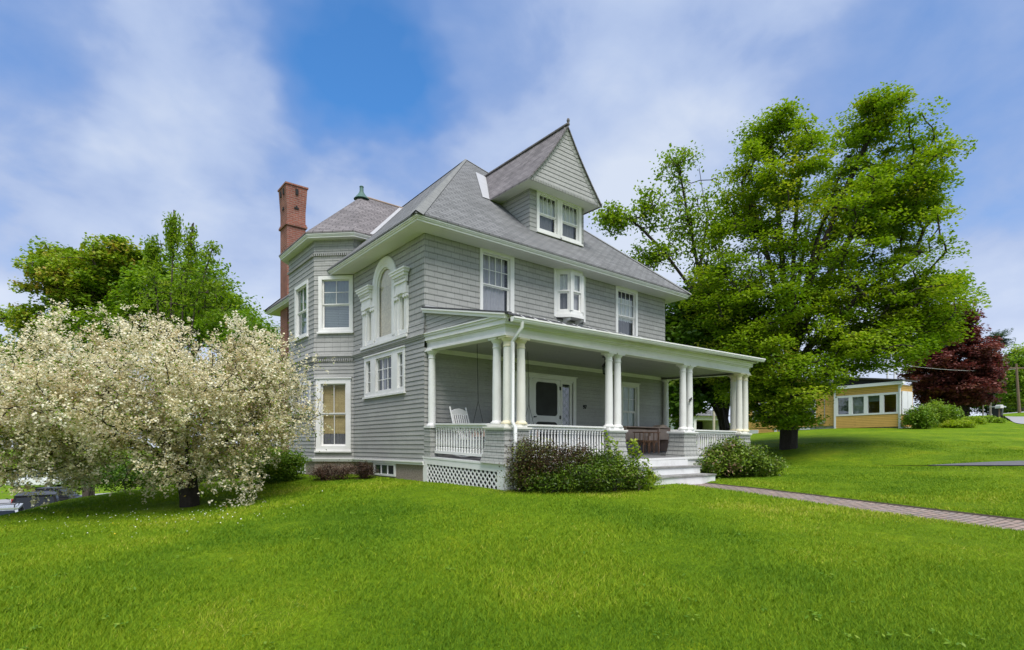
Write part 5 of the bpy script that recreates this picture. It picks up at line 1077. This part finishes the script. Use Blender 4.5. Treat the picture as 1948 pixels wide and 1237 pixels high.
shrub('rounded_shrub', 'large rounded shrub with a few fading blossoms beside the brick path and steps', 'shrub', [E(1375, 878, 15.2, 42, 28, .7), E(1420, 875, 15.4, 42, 30, .7), E(1390, 855, 15.4, 28, 18, .5), E(1455, 885, 15.6, 26, 18, .6), E(1345, 890, 14.6, 18, 16, .5)], 340, 20000, .075, LS, 57, spread=(.2, .14), vbase=.55, vamp=.2)
def sapling(px, base_y, d, tops, label, seed):
    rg = np.random.default_rng(seed); b = at(px, base_y, d); b[2] = g1(b[0], b[1]); t = thing('sapling', b, label, 'sapling', 'yellow green saplings by the steps'); mb = MB(); C = []
    for (qx, qy) in tops:
        e = at(qx, qy, d); mb.tube([b+rg.normal(0, .02, 3)*V3(1, 1, 0), b+(e-b)*.5+rg.normal(0, .02, 3), e], [.009, .007, .003], 5)
        for k in range(60): f = rg.uniform(.62, 1.05); C.append(b+(e-b)*f+rg.normal(0, .045, 3))
    mb.build('stem', M['bark'], t); C = np.array(C); soup('foliage', leaf_quads(C, .085, rg, .5, .6), 4, LY, rg.random(len(C)), t)
sapling(1168, 905, 10.9, [(1152, 825), (1175, 845), (1182, 872), (1160, 838)], 'leafy yellow green sapling growing in front of a shingled porch pier', 61)
sapling(1214, 915, 11.1, [(1206, 842), (1213, 850), (1200, 858), (1232, 876), (1238, 898)], 'thin yellow green sapling in front of the white step risers', 62)
shrub('dry_shrub', 'dry brown clipped shrub against the stone foundation below the tall bay window', 'shrub', [E(640, 897, 14.6, 40, 14, .35), E(615, 902, 14.8, 18, 9, .3)], 130, 7000, .035, LBR, 63, vbase=.5, spread=(.14, .1))
shrub('dry_shrub', 'darker rounded dry shrub under the bay corner beside the basement window', 'shrub', [E(692, 895, 14.4, 19, 15, .3)], 90, 5000, .032, LBR, 64, vbase=.25, spread=(.12, .1))
shrub('lilac_bush', 'leafy green bush against the bay wall next to the blossom tree', 'shrub', [E(535, 888, 15.0, 34, 28, .6), E(558, 880, 15.2, 16, 18, .3), E(500, 895, 14.6, 26, 20, .6)], 160, 9000, .075, LD, 65, spread=(.2, .15), vbase=.65)
shrub('hedge', 'dark green hedge behind the blossom tree trunk', 'hedge', [E(250, 900, 18, 70, 30, 1.), E(320, 895, 18, 60, 32, 1.), E(420, 890, 17, 70, 34, 1.), E(180, 905, 18.5, 36, 24, .9)], 300, 17000, .11, LD, 67, spread=(.3, .2), vbase=.4)
shrub('ground_weeds', 'low green weeds along the edge of the porch steps', 'weeds', [E(1238, 910, 11.5, 14, 9, .2), E(1225, 918, 11.3, 14, 7, .25)], 60, 1600, .07, LM, 69, asp=.16, up=0., spread=(.1, .1))
yg = 'shrubs beside the yellow house'
shrub('clipped_shrub', 'dark green clipped shrub at the sunroom corner of the yellow house', 'shrub', [E(1750, 796, 37, 24, 19, .8)], 110, 6500, .15, LD, 71, spread=(.3, .25), vbase=.7, group=yg, r0=.05)
shrub('clipped_shrub', 'tall yellowish flowering shrub behind the dark clipped one', 'shrub', [E(1780, 788, 39, 30, 22, 1.), E(1805, 790, 39, 18, 18, .8)], 120, 7000, .15, LY, 72, spread=(.3, .25), vbase=.15, group=yg, r0=.05)
shrub('clipped_shrub', 'low bright green spreading shrub at the lawn edge under the purple beech', 'shrub', [E(1818, 808, 38, 28, 8, .9)], 80, 5000, .13, LM, 73, spread=(.3, .12), vbase=.7, vamp=.1, group=yg, r0=.04)
shrub('clipped_shrub', 'small rounded green shrub between the low spreading one and the bin', 'shrub', [E(1848, 804, 42, 18, 10, .8)], 70, 4200, .14, LM, 74, spread=(.3, .15), vbase=.55, vamp=.1, group=yg, r0=.04)
shrub('clipped_shrub', 'low reddish green shrub beside the dark wheeled bin', 'shrub', [E(1876, 801, 47, 24, 8, .9)], 70, 4000, .16, LR, 75, spread=(.35, .15), vbase=.3, vamp=.1, group=yg, r0=.04)

# ================================================================== NEIGHBOURING BUILDINGS
def yellow_house():
    C = at(1713, 816, 38.); dL = FWD+RGT*((330-CX)/FPX); dL /= np.linalg.norm(dL); F = Frame(V3(C[0], C[1], 0), np.cross(-dL, ZUP)); zb = C[2]; t = thing('yellow_house', (C[0], C[1], zb), 'low yellow clapboard house with white windowed sunroom behind the big maple', 'house')
    bk = -F.n; ws, hs = 4.45, 3.05
    m = MB(); u0 = -ws
    F.box(m, u0, 0, zb+.15, zb+1.05, -1.7, 0); F.box(m, u0, 0, zb+2.55, zb+hs, -1.7, 0); F.box(m, u0, 0, zb+1.05, zb+2.55, -1.8, -1.7); m.build('wall', M['yellow'], t)
    for i in range(4):                                  # sunroom windows
        a = u0+.12+i*(ws-.24)/4; b = a+(ws-.24)/4; w = MB()
        F.box(w, a, a+.13, zb+1.05, zb+2.55, -.12, .03); F.box(w, b-.13, b, zb+1.05, zb+2.55, -.12, .03); F.box(w, a+.13, b-.13, zb+1.05, zb+1.17, -.12, .028); F.box(w, a+.13, b-.13, zb+2.40, zb+2.55, -.12, .028)
        o = w.build('window', M['yellowtrim'], t); g = MB(); g.quad(F(a+.1, zb+1.1, -.05), F(b-.1, zb+1.1, -.05), F(b-.1, zb+2.5, -.05), F(a+.1, zb+2.5, -.05)); g.build('pane', M['darkglass'], o)
        if i < 3: c = MB(); sheet(c, F, a+.1, b-.1, zb+(1.1 if i < 2 else 2.0), zb+2.5, -.15, 0); c.build('blind', M['greycurt'] if i == 0 else M['blindw'], o)
    m = MB(); F.box(m, u0-.02, u0+.12, zb+.1, zb+hs-.02, -.02, .04); F.box(m, -.12, .03, zb+.0, zb+hs-.02, -.02, .04); F.box(m, u0-.1, .25, zb+hs, zb+hs+.22, -.1, .22); F.box(m, .02, .05, zb+1.05, zb+2.55, -1.6, -.1); m.build('trim', M['yellowtrim'], t)
    Fr = Frame(F(0, 0, 0), F.u)
    for i in range(2):
        w = MB(); a = .1+i*.75; Fr.box(w, a, a+.7, zb+1.0, zb+2.6, .055, .075); Fr.box(w, a+.1, a+.6, zb+1.15, zb+2.45, .075, .085); w.build('window', M['yellowtrim'], t)
    r = MB(); r.prism([F(.28, zb+hs+.22, .30), F(-4.6, zb+hs+.92, .30), F(-4.6, zb+hs+1.02, .30), F(.28, zb+hs+.31, .30)], bk*2.1); r.build('roof', M['darkroof'], t)
    r = MB(); r.prism([F(-4.1, zb+hs+.18, .05), F(-8.3, zb+hs+1.42, .05), F(-12.5, zb+hs+.18, .05), F(-12.5, zb+hs+.30, .05), F(-8.3, zb+hs+1.54, .05), F(-4.1, zb+hs+.30, .05)], bk*8.4); r.build('roof', M['darkroof'], t)
    g = MB(); g.prism([F(.0, zb+hs+.2, .02), F(-4.5, zb+hs+.2, .02), F(-4.5, zb+hs+.88, .02)], bk*.1); g.build('gable', M['dark'], t); g = MB(); g.prism([F(-4.4, zb+hs, -.25), F(-12.2, zb+hs, -.25), F(-12.2, zb+hs+.2, -.25), F(-8.3, zb+hs+1.36, -.25), F(-4.4, zb+hs+.2, -.25)], bk*.1); g.build('gable', M['yellow'], t)
    m = MB(); F.box(m, -12.2, u0-.01, zb+.35, zb+hs, -8, -.25); o = m.build('wall', M['yellow'], t); o['label'] = 'main yellow clapboard wall'
    m = MB(); F.box(m, -9.2, u0-.02, zb-1.2, zb+.34, -8, -.32); F.box(m, -ws, 0, zb-.5, zb+.15, -1.65, -.15); m.build('foundation', M['granite'], t)
    m = MB(); F.box(m, -12.2, -9.25, zb-1.2, zb+.30, -8, -.28); m.build('wall', M['yellow'], t)
    def win(a, b, z0, z1, nx=2):
        w = MB(); F.box(w, a, a+.1, z0, z1, -.26, -.20); F.box(w, b-.1, b, z0, z1, -.26, -.20); F.box(w, a+.1, b-.1, z0, z0+.1, -.26, -.202); F.box(w, a+.1, b-.1, z1-.1, z1, -.26, -.202); F.box(w, a+.1, b-.1, (z0+z1)/2-.03, (z0+z1)/2+.03, -.26, -.21); o = w.build('window', M['yellowtrim'], t); g = MB(); g.quad(F(a+.09, z0+.09, -.235), F(b-.09, z0+.09, -.235), F(b-.09, z1-.09, -.235), F(a+.09, z1-.09, -.235)); g.build('pane', M['carglass'], o)
    win(-8.1, -6.0, zb+.95, zb+2.5); win(-11.5, -9.6, zb+.95, zb+2.5)
    w = MB(); F.box(w, -7.6, -6.5, zb-.42, zb+.22, -.33, -.27); o = w.build('basement_window', M['yellowtrim'], t); g = MB(); F.box(g, -7.5, -6.6, zb-.32, zb+.12, -.268, -.262); g.build('pane', M['carglass'], o)
    w = MB(); F.box(w, -11.9, -11.0, zb-1.1, zb+.2, -.279, -.23); F.box(w, -9.5, -9.3, zb-1.1, zb+.28, -.279, -.23); w.build('cellar_door', M['yellowtrim'], t)
    for (u, w_, h) in ((-.9, -1.2, 1.3), (-1.5, -1.5, .9)): p = MB(); p.tube([F(u, zb+hs, w_), F(u, zb+hs+h+.4, w_)], .07, 8); p.build('vent_pipe', M['yellowtrim'], t)
    d = MB(); d.tube([F(.3, zb+hs+.1, .3), F(.02, zb+hs-.25, .1), F(.02, zb+.1, .1), F(.2, zb+.02, .2)], .05, 6); d.build('downspout', M['yellowtrim'], t); m = MB(); F.box(m, -5.75, -5.4, zb+.55, zb+.8, -.25, -.12); m.tube([F(-5.3, zb+.6, -.2), F(-5.3, zb+2.9, -.2)], .03, 5); m.build('meter_box', M['granite'], t)
    return F, zb
YF, YZ = yellow_house()
def garage():
    c = at(1342, 830, 47); z = g1(c[0], c[1]); n = -FWD*.95+RGT*.3; F = Frame(V3(c[0], c[1], 0), n); t = thing('garage', (c[0], c[1], z), 'small gray hip roofed garage with dark open bay seen between the porch columns', 'garage'); m = MB()
    F.box(m, -1.15, -.9, z-.2, z+2.1, -5, 0); F.box(m, 1.5, 2.2, z-.2, z+2.1, -5, 0); F.box(m, -.9, 1.5, z+1.75, z+2.1, -5, 0); m.build('wall', M['white'], t)
    m = MB(); F.box(m, -.9, 1.5, z-.2, z+1.75, -5, -2.4); m.build('bay', M['dark'], t)
    r = MB(); q = [F(-1.6, z+2.1, .3), F(2.5, z+2.1, .3), F(2.5, z+2.1, -5.3), F(-1.6, z+2.1, -5.3)]; rd = [F(.2, z+3.1, -1.9), F(.7, z+3.1, -3.1)]; r.add(q+rd, [(0, 1, 5, 4), (1, 2, 5), (2, 3, 4, 5), (3, 0, 4), (3, 2, 1, 0)]); r.build('roof', M['roof'], t)
garage()
pb = at(1358, 832, 44); pz = g1(pb[0], pb[1]); mb = MB(); mb.tube([V3(pb[0], pb[1], pz-.3), V3(pb[0], pb[1], pz+2.95)], .10, 8); mb.lathe([(.13, 0), (.13, .05), (.0, .1)], V3(pb[0], pb[1], pz+2.95), 8); o = mb.build('post', paint('pale_post', (.45, .40, .32), .8, .15)); tag(o, 'pale upright post standing beside the small gray garage', 'post')
# street furniture on the right
def bin_():
    p = at(1898, 797, 52); z = g1(p[0], p[1]); t = thing('wheeled_bin', (p[0], p[1], z), 'dark wheeled rubbish bin with pale lid standing at the road edge', 'bin'); m = MB(); b = .38
    m.add([V3(p[0]+sx*b*k, p[1]+sy*b*k, z+h) for h, k in ((.08, .8), (1.0, 1.)) for sx, sy in ((-1, -1), (1, -1), (1, 1), (-1, 1))], [(3, 2, 1, 0), (4, 5, 6, 7)]+[(i, (i+1) % 4, 4+(i+1) % 4, 4+i) for i in range(4)]); m.build('body', M['plastic'], t)
    m = MB(); m.box(p[0]-.52, p[0]+.52, p[1]-.52, p[1]+.52, z+1., z+1.09); m.build('lid', M['silver'], t)
    for s in (-.3, .3): m = MB(); m.tube([p*V3(1, 1, 0)+V3(s-.04, -.35, z+.12), p*V3(1, 1, 0)+V3(s+.04, -.35, z+.12)], .12, 10); m.build('wheel', M['rubber'], t)
bin_()
def mailbox():
    p = at(1901, 802, 48); z = g1(p[0], p[1]); t = thing('mailbox', (p[0], p[1], z), 'white mailbox on a thin post in front of the dark wheeled bin', 'mailbox'); m = MB(); m.box(p[0]-.05, p[0]+.05, p[1]-.05, p[1]+.05, z-.1, z+1.25); m.build('post', M['wood'], t)
    m = MB(); q = V3(p[0], p[1], z+1.25); d = FWD*.28; sd = RGT
    m.prism([q-d+sd*x+ZUP*h for x, h in [(-.14, 0), (.14, 0), (.14, .17), (.10, .26), (0, .30), (-.10, .26), (-.14, .17)]], d*2); m.build('box', M['mail'], t)
mailbox()
for (px, d, h, lab) in ((1870, 58, 2.0, 'thin pale marker post under the purple beech'), (1884, 60, 2.1, 'thicker pale post between the thin one and the wheeled bin')):
    p = at(px, 796, d); z = g1(p[0], p[1]); mb = MB(); mb.tube([V3(p[0], p[1], z-.2), V3(p[0], p[1], z+h)], .06 if px == 1870 else .11, 8); mb.lathe([(.1, 0), (.06, .06), (0, .08)], V3(p[0], p[1], z+h), 8); tag(mb.build('marker_post', M['palebark']), lab, 'post', 'posts along the far road')
def pole():
    p = at(1940, 793, 64); z = g1(p[0], p[1]); t = thing('utility_pole', (p[0], p[1], z), 'leaning brown wooden utility pole beside the far road', 'utility pole'); q = at(1933, 692, 64); m = MB(); m.tube([V3(p[0], p[1], z-.5), q], [.17, .11], 8); m.build('pole', M['wood'], t); m = MB(); m.beam(q-RGT*1.1-ZUP*.5, q+RGT*1.1-ZUP*.5, .1, .12); m.build('crossarm', M['wood'], t)
    a, b = YF(-.9, YZ+4.65, -1.2), q-ZUP*.6; w = MB(); w.tube([a+(b-a)*s-ZUP*1.0*4*s*(1-s)*.35 for s in np.linspace(0, 1, 14)], .011, 5); o = w.build('overhead_wire', M['mail']); tag(o, 'thin pale overhead wire crossing in front of the purple beech', 'wire')
pole()

# ================================================================== PARKED VEHICLES
def car(name, label, pos, head, L, Wd, H, mat, kind, cat='car', plate=False):
    z = g1(pos[0], pos[1])+.05; h = head/np.linalg.norm(head); s = np.cross(h, ZUP); O = V3(pos[0], pos[1], z); t = thing(name, O, label, cat, 'vehicles in the parking lot'); P = lambda x, y, q: O+h*x+s*y+ZUP*q; w = Wd/2
    belt = H*.56
    def loft(name, secs, m, ):
        b = MB(); k = len(secs[0]); b.add([P(*p) for sec in secs for p in sec], [(i*k+j, i*k+(j+1) % k, (i+1)*k+(j+1) % k, (i+1)*k+j) for i in range(len(secs)-1) for j in range(k)]+[tuple(range(k-1, -1, -1)), tuple((len(secs)-1)*k+j for j in range(k))]); return b.build(name, m, t)
    sec = lambda x, w_, z0, z1, c=.12: [(x, -w_+c, z0), (x, w_-c, z0), (x, w_, z0+c), (x, w_, z1-c), (x, w_-c, z1), (x, -w_+c, z1), (x, -w_, z1-c), (x, -w_, z0+c)]
    hood = belt*.98
    loft('body', [sec(-L/2, w*.93, .38, belt-.03), sec(-L/2+.10, w, .28, belt), sec(-L*.1, w, .26, belt+.01), sec(L*.22, w, .26, belt), sec(L*.42, w*.96, .28, hood-.12), sec(L/2, w*.85, .40, hood-.28)], mat)
    if kind == 'suv': ga = [(-L/2+.06, -L/2+.30), (L*.16, L*.03)]
    elif kind == 'van': ga = [(-L/2+.04, -L/2+.12), (L*.36, L*.26)]
    elif kind == 'pickup': ga = [(-L/2+.08, -L/2+.2), (L*.17, L*.05)]
    else: ga = [(-L*.38, -L*.22), (L*.20, L*.05)]
    (b0, b1), (f0, f1) = ga; wt = w*.80
    loft('cabin', [[(b0, -w*.95, belt-.01), (b0, w*.95, belt-.01), (b1, wt, H-.04), (b1, -wt, H-.04)], [(f0, -w*.95, belt-.01), (f0, w*.95, belt-.01), (f1, wt, H-.04), (f1, -wt, H-.04)]], mat)
    loft('roof', [sec(b1-.03, wt+.02, H-.06, H, .025), sec(f1+.03, wt+.02, H-.06, H, .025)], mat)
    zs0, zs1 = belt+.05, H-.10; lerp = lambda a, b, zz: a+(b-a)*(zz-belt)/(H-.04-belt)
    def pane(x0, x1, sd):
        b = MB(); q = []
        for (xx, zz) in ((x0, zs0), (x1, zs0), (x1, zs1), (x0, zs1)): q.append((xx, sd*(lerp(w*.95, wt, zz)+.008), zz))
        b.quad(*[P(*p) for p in q]); b.build('window', M['carglass'], t)
    xr, xf = lerp(b0, b1, (zs0+zs1)/2)+.12, lerp(f0, f1, zs1)-.12; nwin = 3 if kind in ('suv', 'pickup') else 2
    for sd in (-1, 1):
        for i in range(nwin): a = xr+(xf-xr)*i/nwin+.04; pane(a, xr+(xf-xr)*(i+1)/nwin-.04, sd)
    for (a, b_, o_) in ((b0, b1, -.01), (f0, f1, .01)):
        g = MB(); g.quad(*[P(lerp(a, b_, zz)+o_, yy*(lerp(w*.95, wt, zz)-.10), zz) for yy, zz in ((-1, zs0), (1, zs0), (1, zs1), (-1, zs1))]); g.build('windscreen', M['carglass'], t)
    for xx in (-L*.31, L*.31):
        for sd in (-1, 1):
            b = MB(); b.tube([P(xx, sd*(w-.20), .34), P(xx, sd*(w+.01), .34)], .34, 18); wh = b.build('wheel', M['rubber'], t); b = MB(); b.tube([P(xx, sd*(w+.0), .34), P(xx, sd*(w+.02), .34)], .21, 14); b.build('rim', M['silver'], wh)
    for sd in (-1, 1): b = MB(); b.obb(P(-L/2+.02, sd*w*.84, belt-.20), h*.06, s*.08, ZUP*.17); b.build('tail_light', M['redlamp'], t)
    b = MB(); b.obb(P(-L/2, 0, .46), h*.09, s*w*.92, ZUP*.10); b.build('bumper', M['plastic'] if kind == 'pickup' else mat, t)
    b = MB(); b.obb(P(-L/2-.012, 0, belt-.26), h*.012, s*.17, ZUP*.075); b.build('number_plate', M['white'], t)
    if kind == 'suv':
        b = MB()
        for sd in (-1, 1): b.tube([P(b1+.1, sd*wt*.85, H+.0), P(b1+.2, sd*wt*.85, H+.10), P(f1-.3, sd*wt*.85, H+.10), P(f1-.1, sd*wt*.85, H)], .022, 6)
        for xx in (b1+.5, b1+1.3): b.tube([P(xx, -wt*.85, H+.10), P(xx, wt*.85, H+.10)], .018, 6)
        b.build('roof_rack', M['black'], t)
hd = FWD+RGT*((330-CX)/FPX)
car('parked_suv', 'silver sport utility with roof rack parked closest to the lawn', at(0, 1010, 24.5), FWD+RGT*((170-CX)/FPX), 4.7, 1.85, 1.80, M['silver'], 'suv')
car('parked_pickup', 'black truck with covered bed parked behind the silver one', at(72, 985, 29.5), FWD+RGT*((150-CX)/FPX), 5.2, 1.95, 1.85, M['blackcar'], 'pickup', 'truck')
car('parked_car', 'dark sedan parked farther off beyond the black truck', at(112, 960, 38), FWD*.3+RGT, 4.5, 1.8, 1.45, M['blackcar'], 'sedan')
car('parked_van', 'white van glimpsed under the blossom above the black truck', at(72, 930, 62), FWD*.2+RGT, 5., 1.95, 2.0, M['whitecar'], 'van', 'van')
car('parked_van', 'white van parked beside the end of the dark hedge', at(118, 930, 66), FWD*.2-RGT, 5., 1.95, 2.0, M['whitecar'], 'van', 'van')
# ================================================================== SKY, SUN, CAMERA
SUN_EL, SUN_AZ = math.radians(60), math.atan2(-.92, -.38)        # direction towards the sun: over the photographer's right shoulder
w = bpy.data.worlds.new('World'); scene.world = w; w.use_nodes = True; nt = w.node_tree; nt.nodes.clear(); L = nt.links.new
out = nt.nodes.new('ShaderNodeOutputWorld'); bg = N(nt, 'ShaderNodeBackground', Strength=1.0); L(bg.outputs[0], out.inputs[0])
sky = nt.nodes.new('ShaderNodeTexSky'); sky.sky_type = 'NISHITA'; sky.sun_disc = False; sky.sun_elevation = SUN_EL; sky.sun_rotation = math.pi/2-SUN_AZ; sky.air_density = 1.; sky.dust_density = .4; sky.ozone_density = 3.
tc = N(nt, 'ShaderNodeTexCoord'); sx = nt.nodes.new('ShaderNodeSeparateXYZ'); L(tc.outputs['Generated'], sx.inputs[0])
def mth(op, a, b=None, clamp=False):
    m = nt.nodes.new('ShaderNodeMath'); m.operation = op; m.use_clamp = clamp
    for i, v in enumerate((a, b)):
        if v is None: continue
        if hasattr(v, 'links'): L(v, m.inputs[i])
        else: m.inputs[i].default_value = v
    return m.outputs[0]
dz = mth('ADD', mth('MAXIMUM', sx.outputs[2], 0.), .38); cx_ = mth('DIVIDE', sx.outputs[0], dz); cy_ = mth('DIVIDE', sx.outputs[1], dz)
cv = nt.nodes.new('ShaderNodeCombineXYZ'); L(cx_, cv.inputs[0]); L(cy_, cv.inputs[1])
n1 = N(nt, 'ShaderNodeTexNoise', Scale=2.1, Detail=5., Roughness=.47, Distortion=.2); L(cv.outputs[0], n1.inputs['Vector'])
n2 = N(nt, 'ShaderNodeTexNoise', Scale=5.5, Detail=7., Roughness=.54, Distortion=.25); L(cv.outputs[0], n2.inputs['Vector'])
nz = N(nt, 'ShaderNodeTexNoise', Scale=3.2, Detail=4., Roughness=.55); L(cv.outputs[0], nz.inputs['Vector'])
wv = nt.nodes.new('ShaderNodeVectorMath'); wv.operation = 'MULTIPLY_ADD'; L(nz.outputs[1], wv.inputs[0]); wv.inputs[1].default_value = (.28, .28, .28); L(tc.outputs['Generated'], wv.inputs[2])
wn = nt.nodes.new('ShaderNodeVectorMath'); wn.operation = 'SUBTRACT'; L(wv.outputs[0], wn.inputs[0]); wn.inputs[1].default_value = (.14, .14, .14)
wz = nt.nodes.new('ShaderNodeVectorMath'); wz.operation = 'NORMALIZE'; L(wn.outputs[0], wz.inputs[0])
def spot(px, py, width):
    d = Vector(at(px, py, 1.)-CAM).normalized(); v = nt.nodes.new('ShaderNodeVectorMath'); v.operation = 'DOT_PRODUCT'; L(wz.outputs[0], v.inputs[0]); v.inputs[1].default_value = d
    m = nt.nodes.new('ShaderNodeMapRange'); m.interpolation_type = 'SMOOTHSTEP'; m.inputs[1].default_value = math.cos(width); m.inputs[2].default_value = math.cos(width*.1); L(v.outputs['Value'], m.inputs[0]); return m.outputs[0]
cl = mth('ADD', mth('ADD', mth('MULTIPLY', n1.outputs[0], .62), mth('MULTIPLY', n2.outputs[0], .42)), .17)
for (px, py, wd, k) in ((655, 130, .16, -.40), (600, 110, .28, -.13), (745, 260, .14, -.08), (30, 60, .16, -.20), (60, 400, .16, -.10), (1850, 300, .36, -.16), (1250, 420, .25, .10), (380, 200, .16, .12), (1330, 90, .3, .06), (120, 180, .12, .08)):
    cl = mth('ADD', cl, mth('MULTIPLY', spot(px, py, wd), k))
hz = mth('SUBTRACT', 1., mth('MULTIPLY', sx.outputs[2], 2.2), True); cl = mth('ADD', cl, mth('MULTIPLY', hz, .14))
mask = ramp(nt, [(.14, (.0, .0, .0)), (.42, (.55, .55, .55)), (.64, (1., 1., 1.))]); L(cl, mask.inputs[0])
cc = ramp(nt, [(.40, (.155, .235, .44)), (.58, (.215, .29, .475)), (.72, (.305, .375, .53)), (.90, (.43, .48, .575))]); L(cl, cc.inputs[0])
hc = mixc(nt, mth('MULTIPLY', mth('POWER', hz, 2.), .75), cc.outputs[0], (.58, .62, .70))
skc = mixc(nt, 1., sky.outputs[0], (.055, .105, .14), 'MULTIPLY')
L(mixc(nt, mask.outputs[0], skc, hc), bg.inputs[0])
sl = bpy.data.lights.new('sun', 'SUN'); sl.energy = 3.1; sl.angle = math.radians(38); sl.color = (1., .96, .90); so = bpy.data.objects.new('sun', sl); COL.objects.link(so)
sd = Vector((math.cos(SUN_EL)*math.cos(SUN_AZ), math.cos(SUN_EL)*math.sin(SUN_AZ), math.sin(SUN_EL))); so.rotation_euler = sd.to_track_quat('Z', 'Y').to_euler(); so.location = sd*60
cam = bpy.data.cameras.new('camera'); cam.lens = FPX/1948*36; cam.sensor_width = 36; cam.shift_y = (HY-618.5)/1948; cam.clip_end = 3000; cam.clip_start = .05
co = bpy.data.objects.new('camera', cam); COL.objects.link(co); co.location = CAM; co.rotation_euler = (math.pi/2, 0, math.atan2(FWD[1], FWD[0])-math.pi/2); scene.camera = co
scene.view_settings.view_transform = 'Standard'; scene.view_settings.look = 'None'; scene.view_settings.exposure = 0.66; scene.view_settings.gamma = 1.0
scene.cycles.max_bounces = 8; scene.cycles.transparent_max_bounces = 12; scene.cycles.use_denoising = True; scene.cycles.sample_clamp_indirect = 6
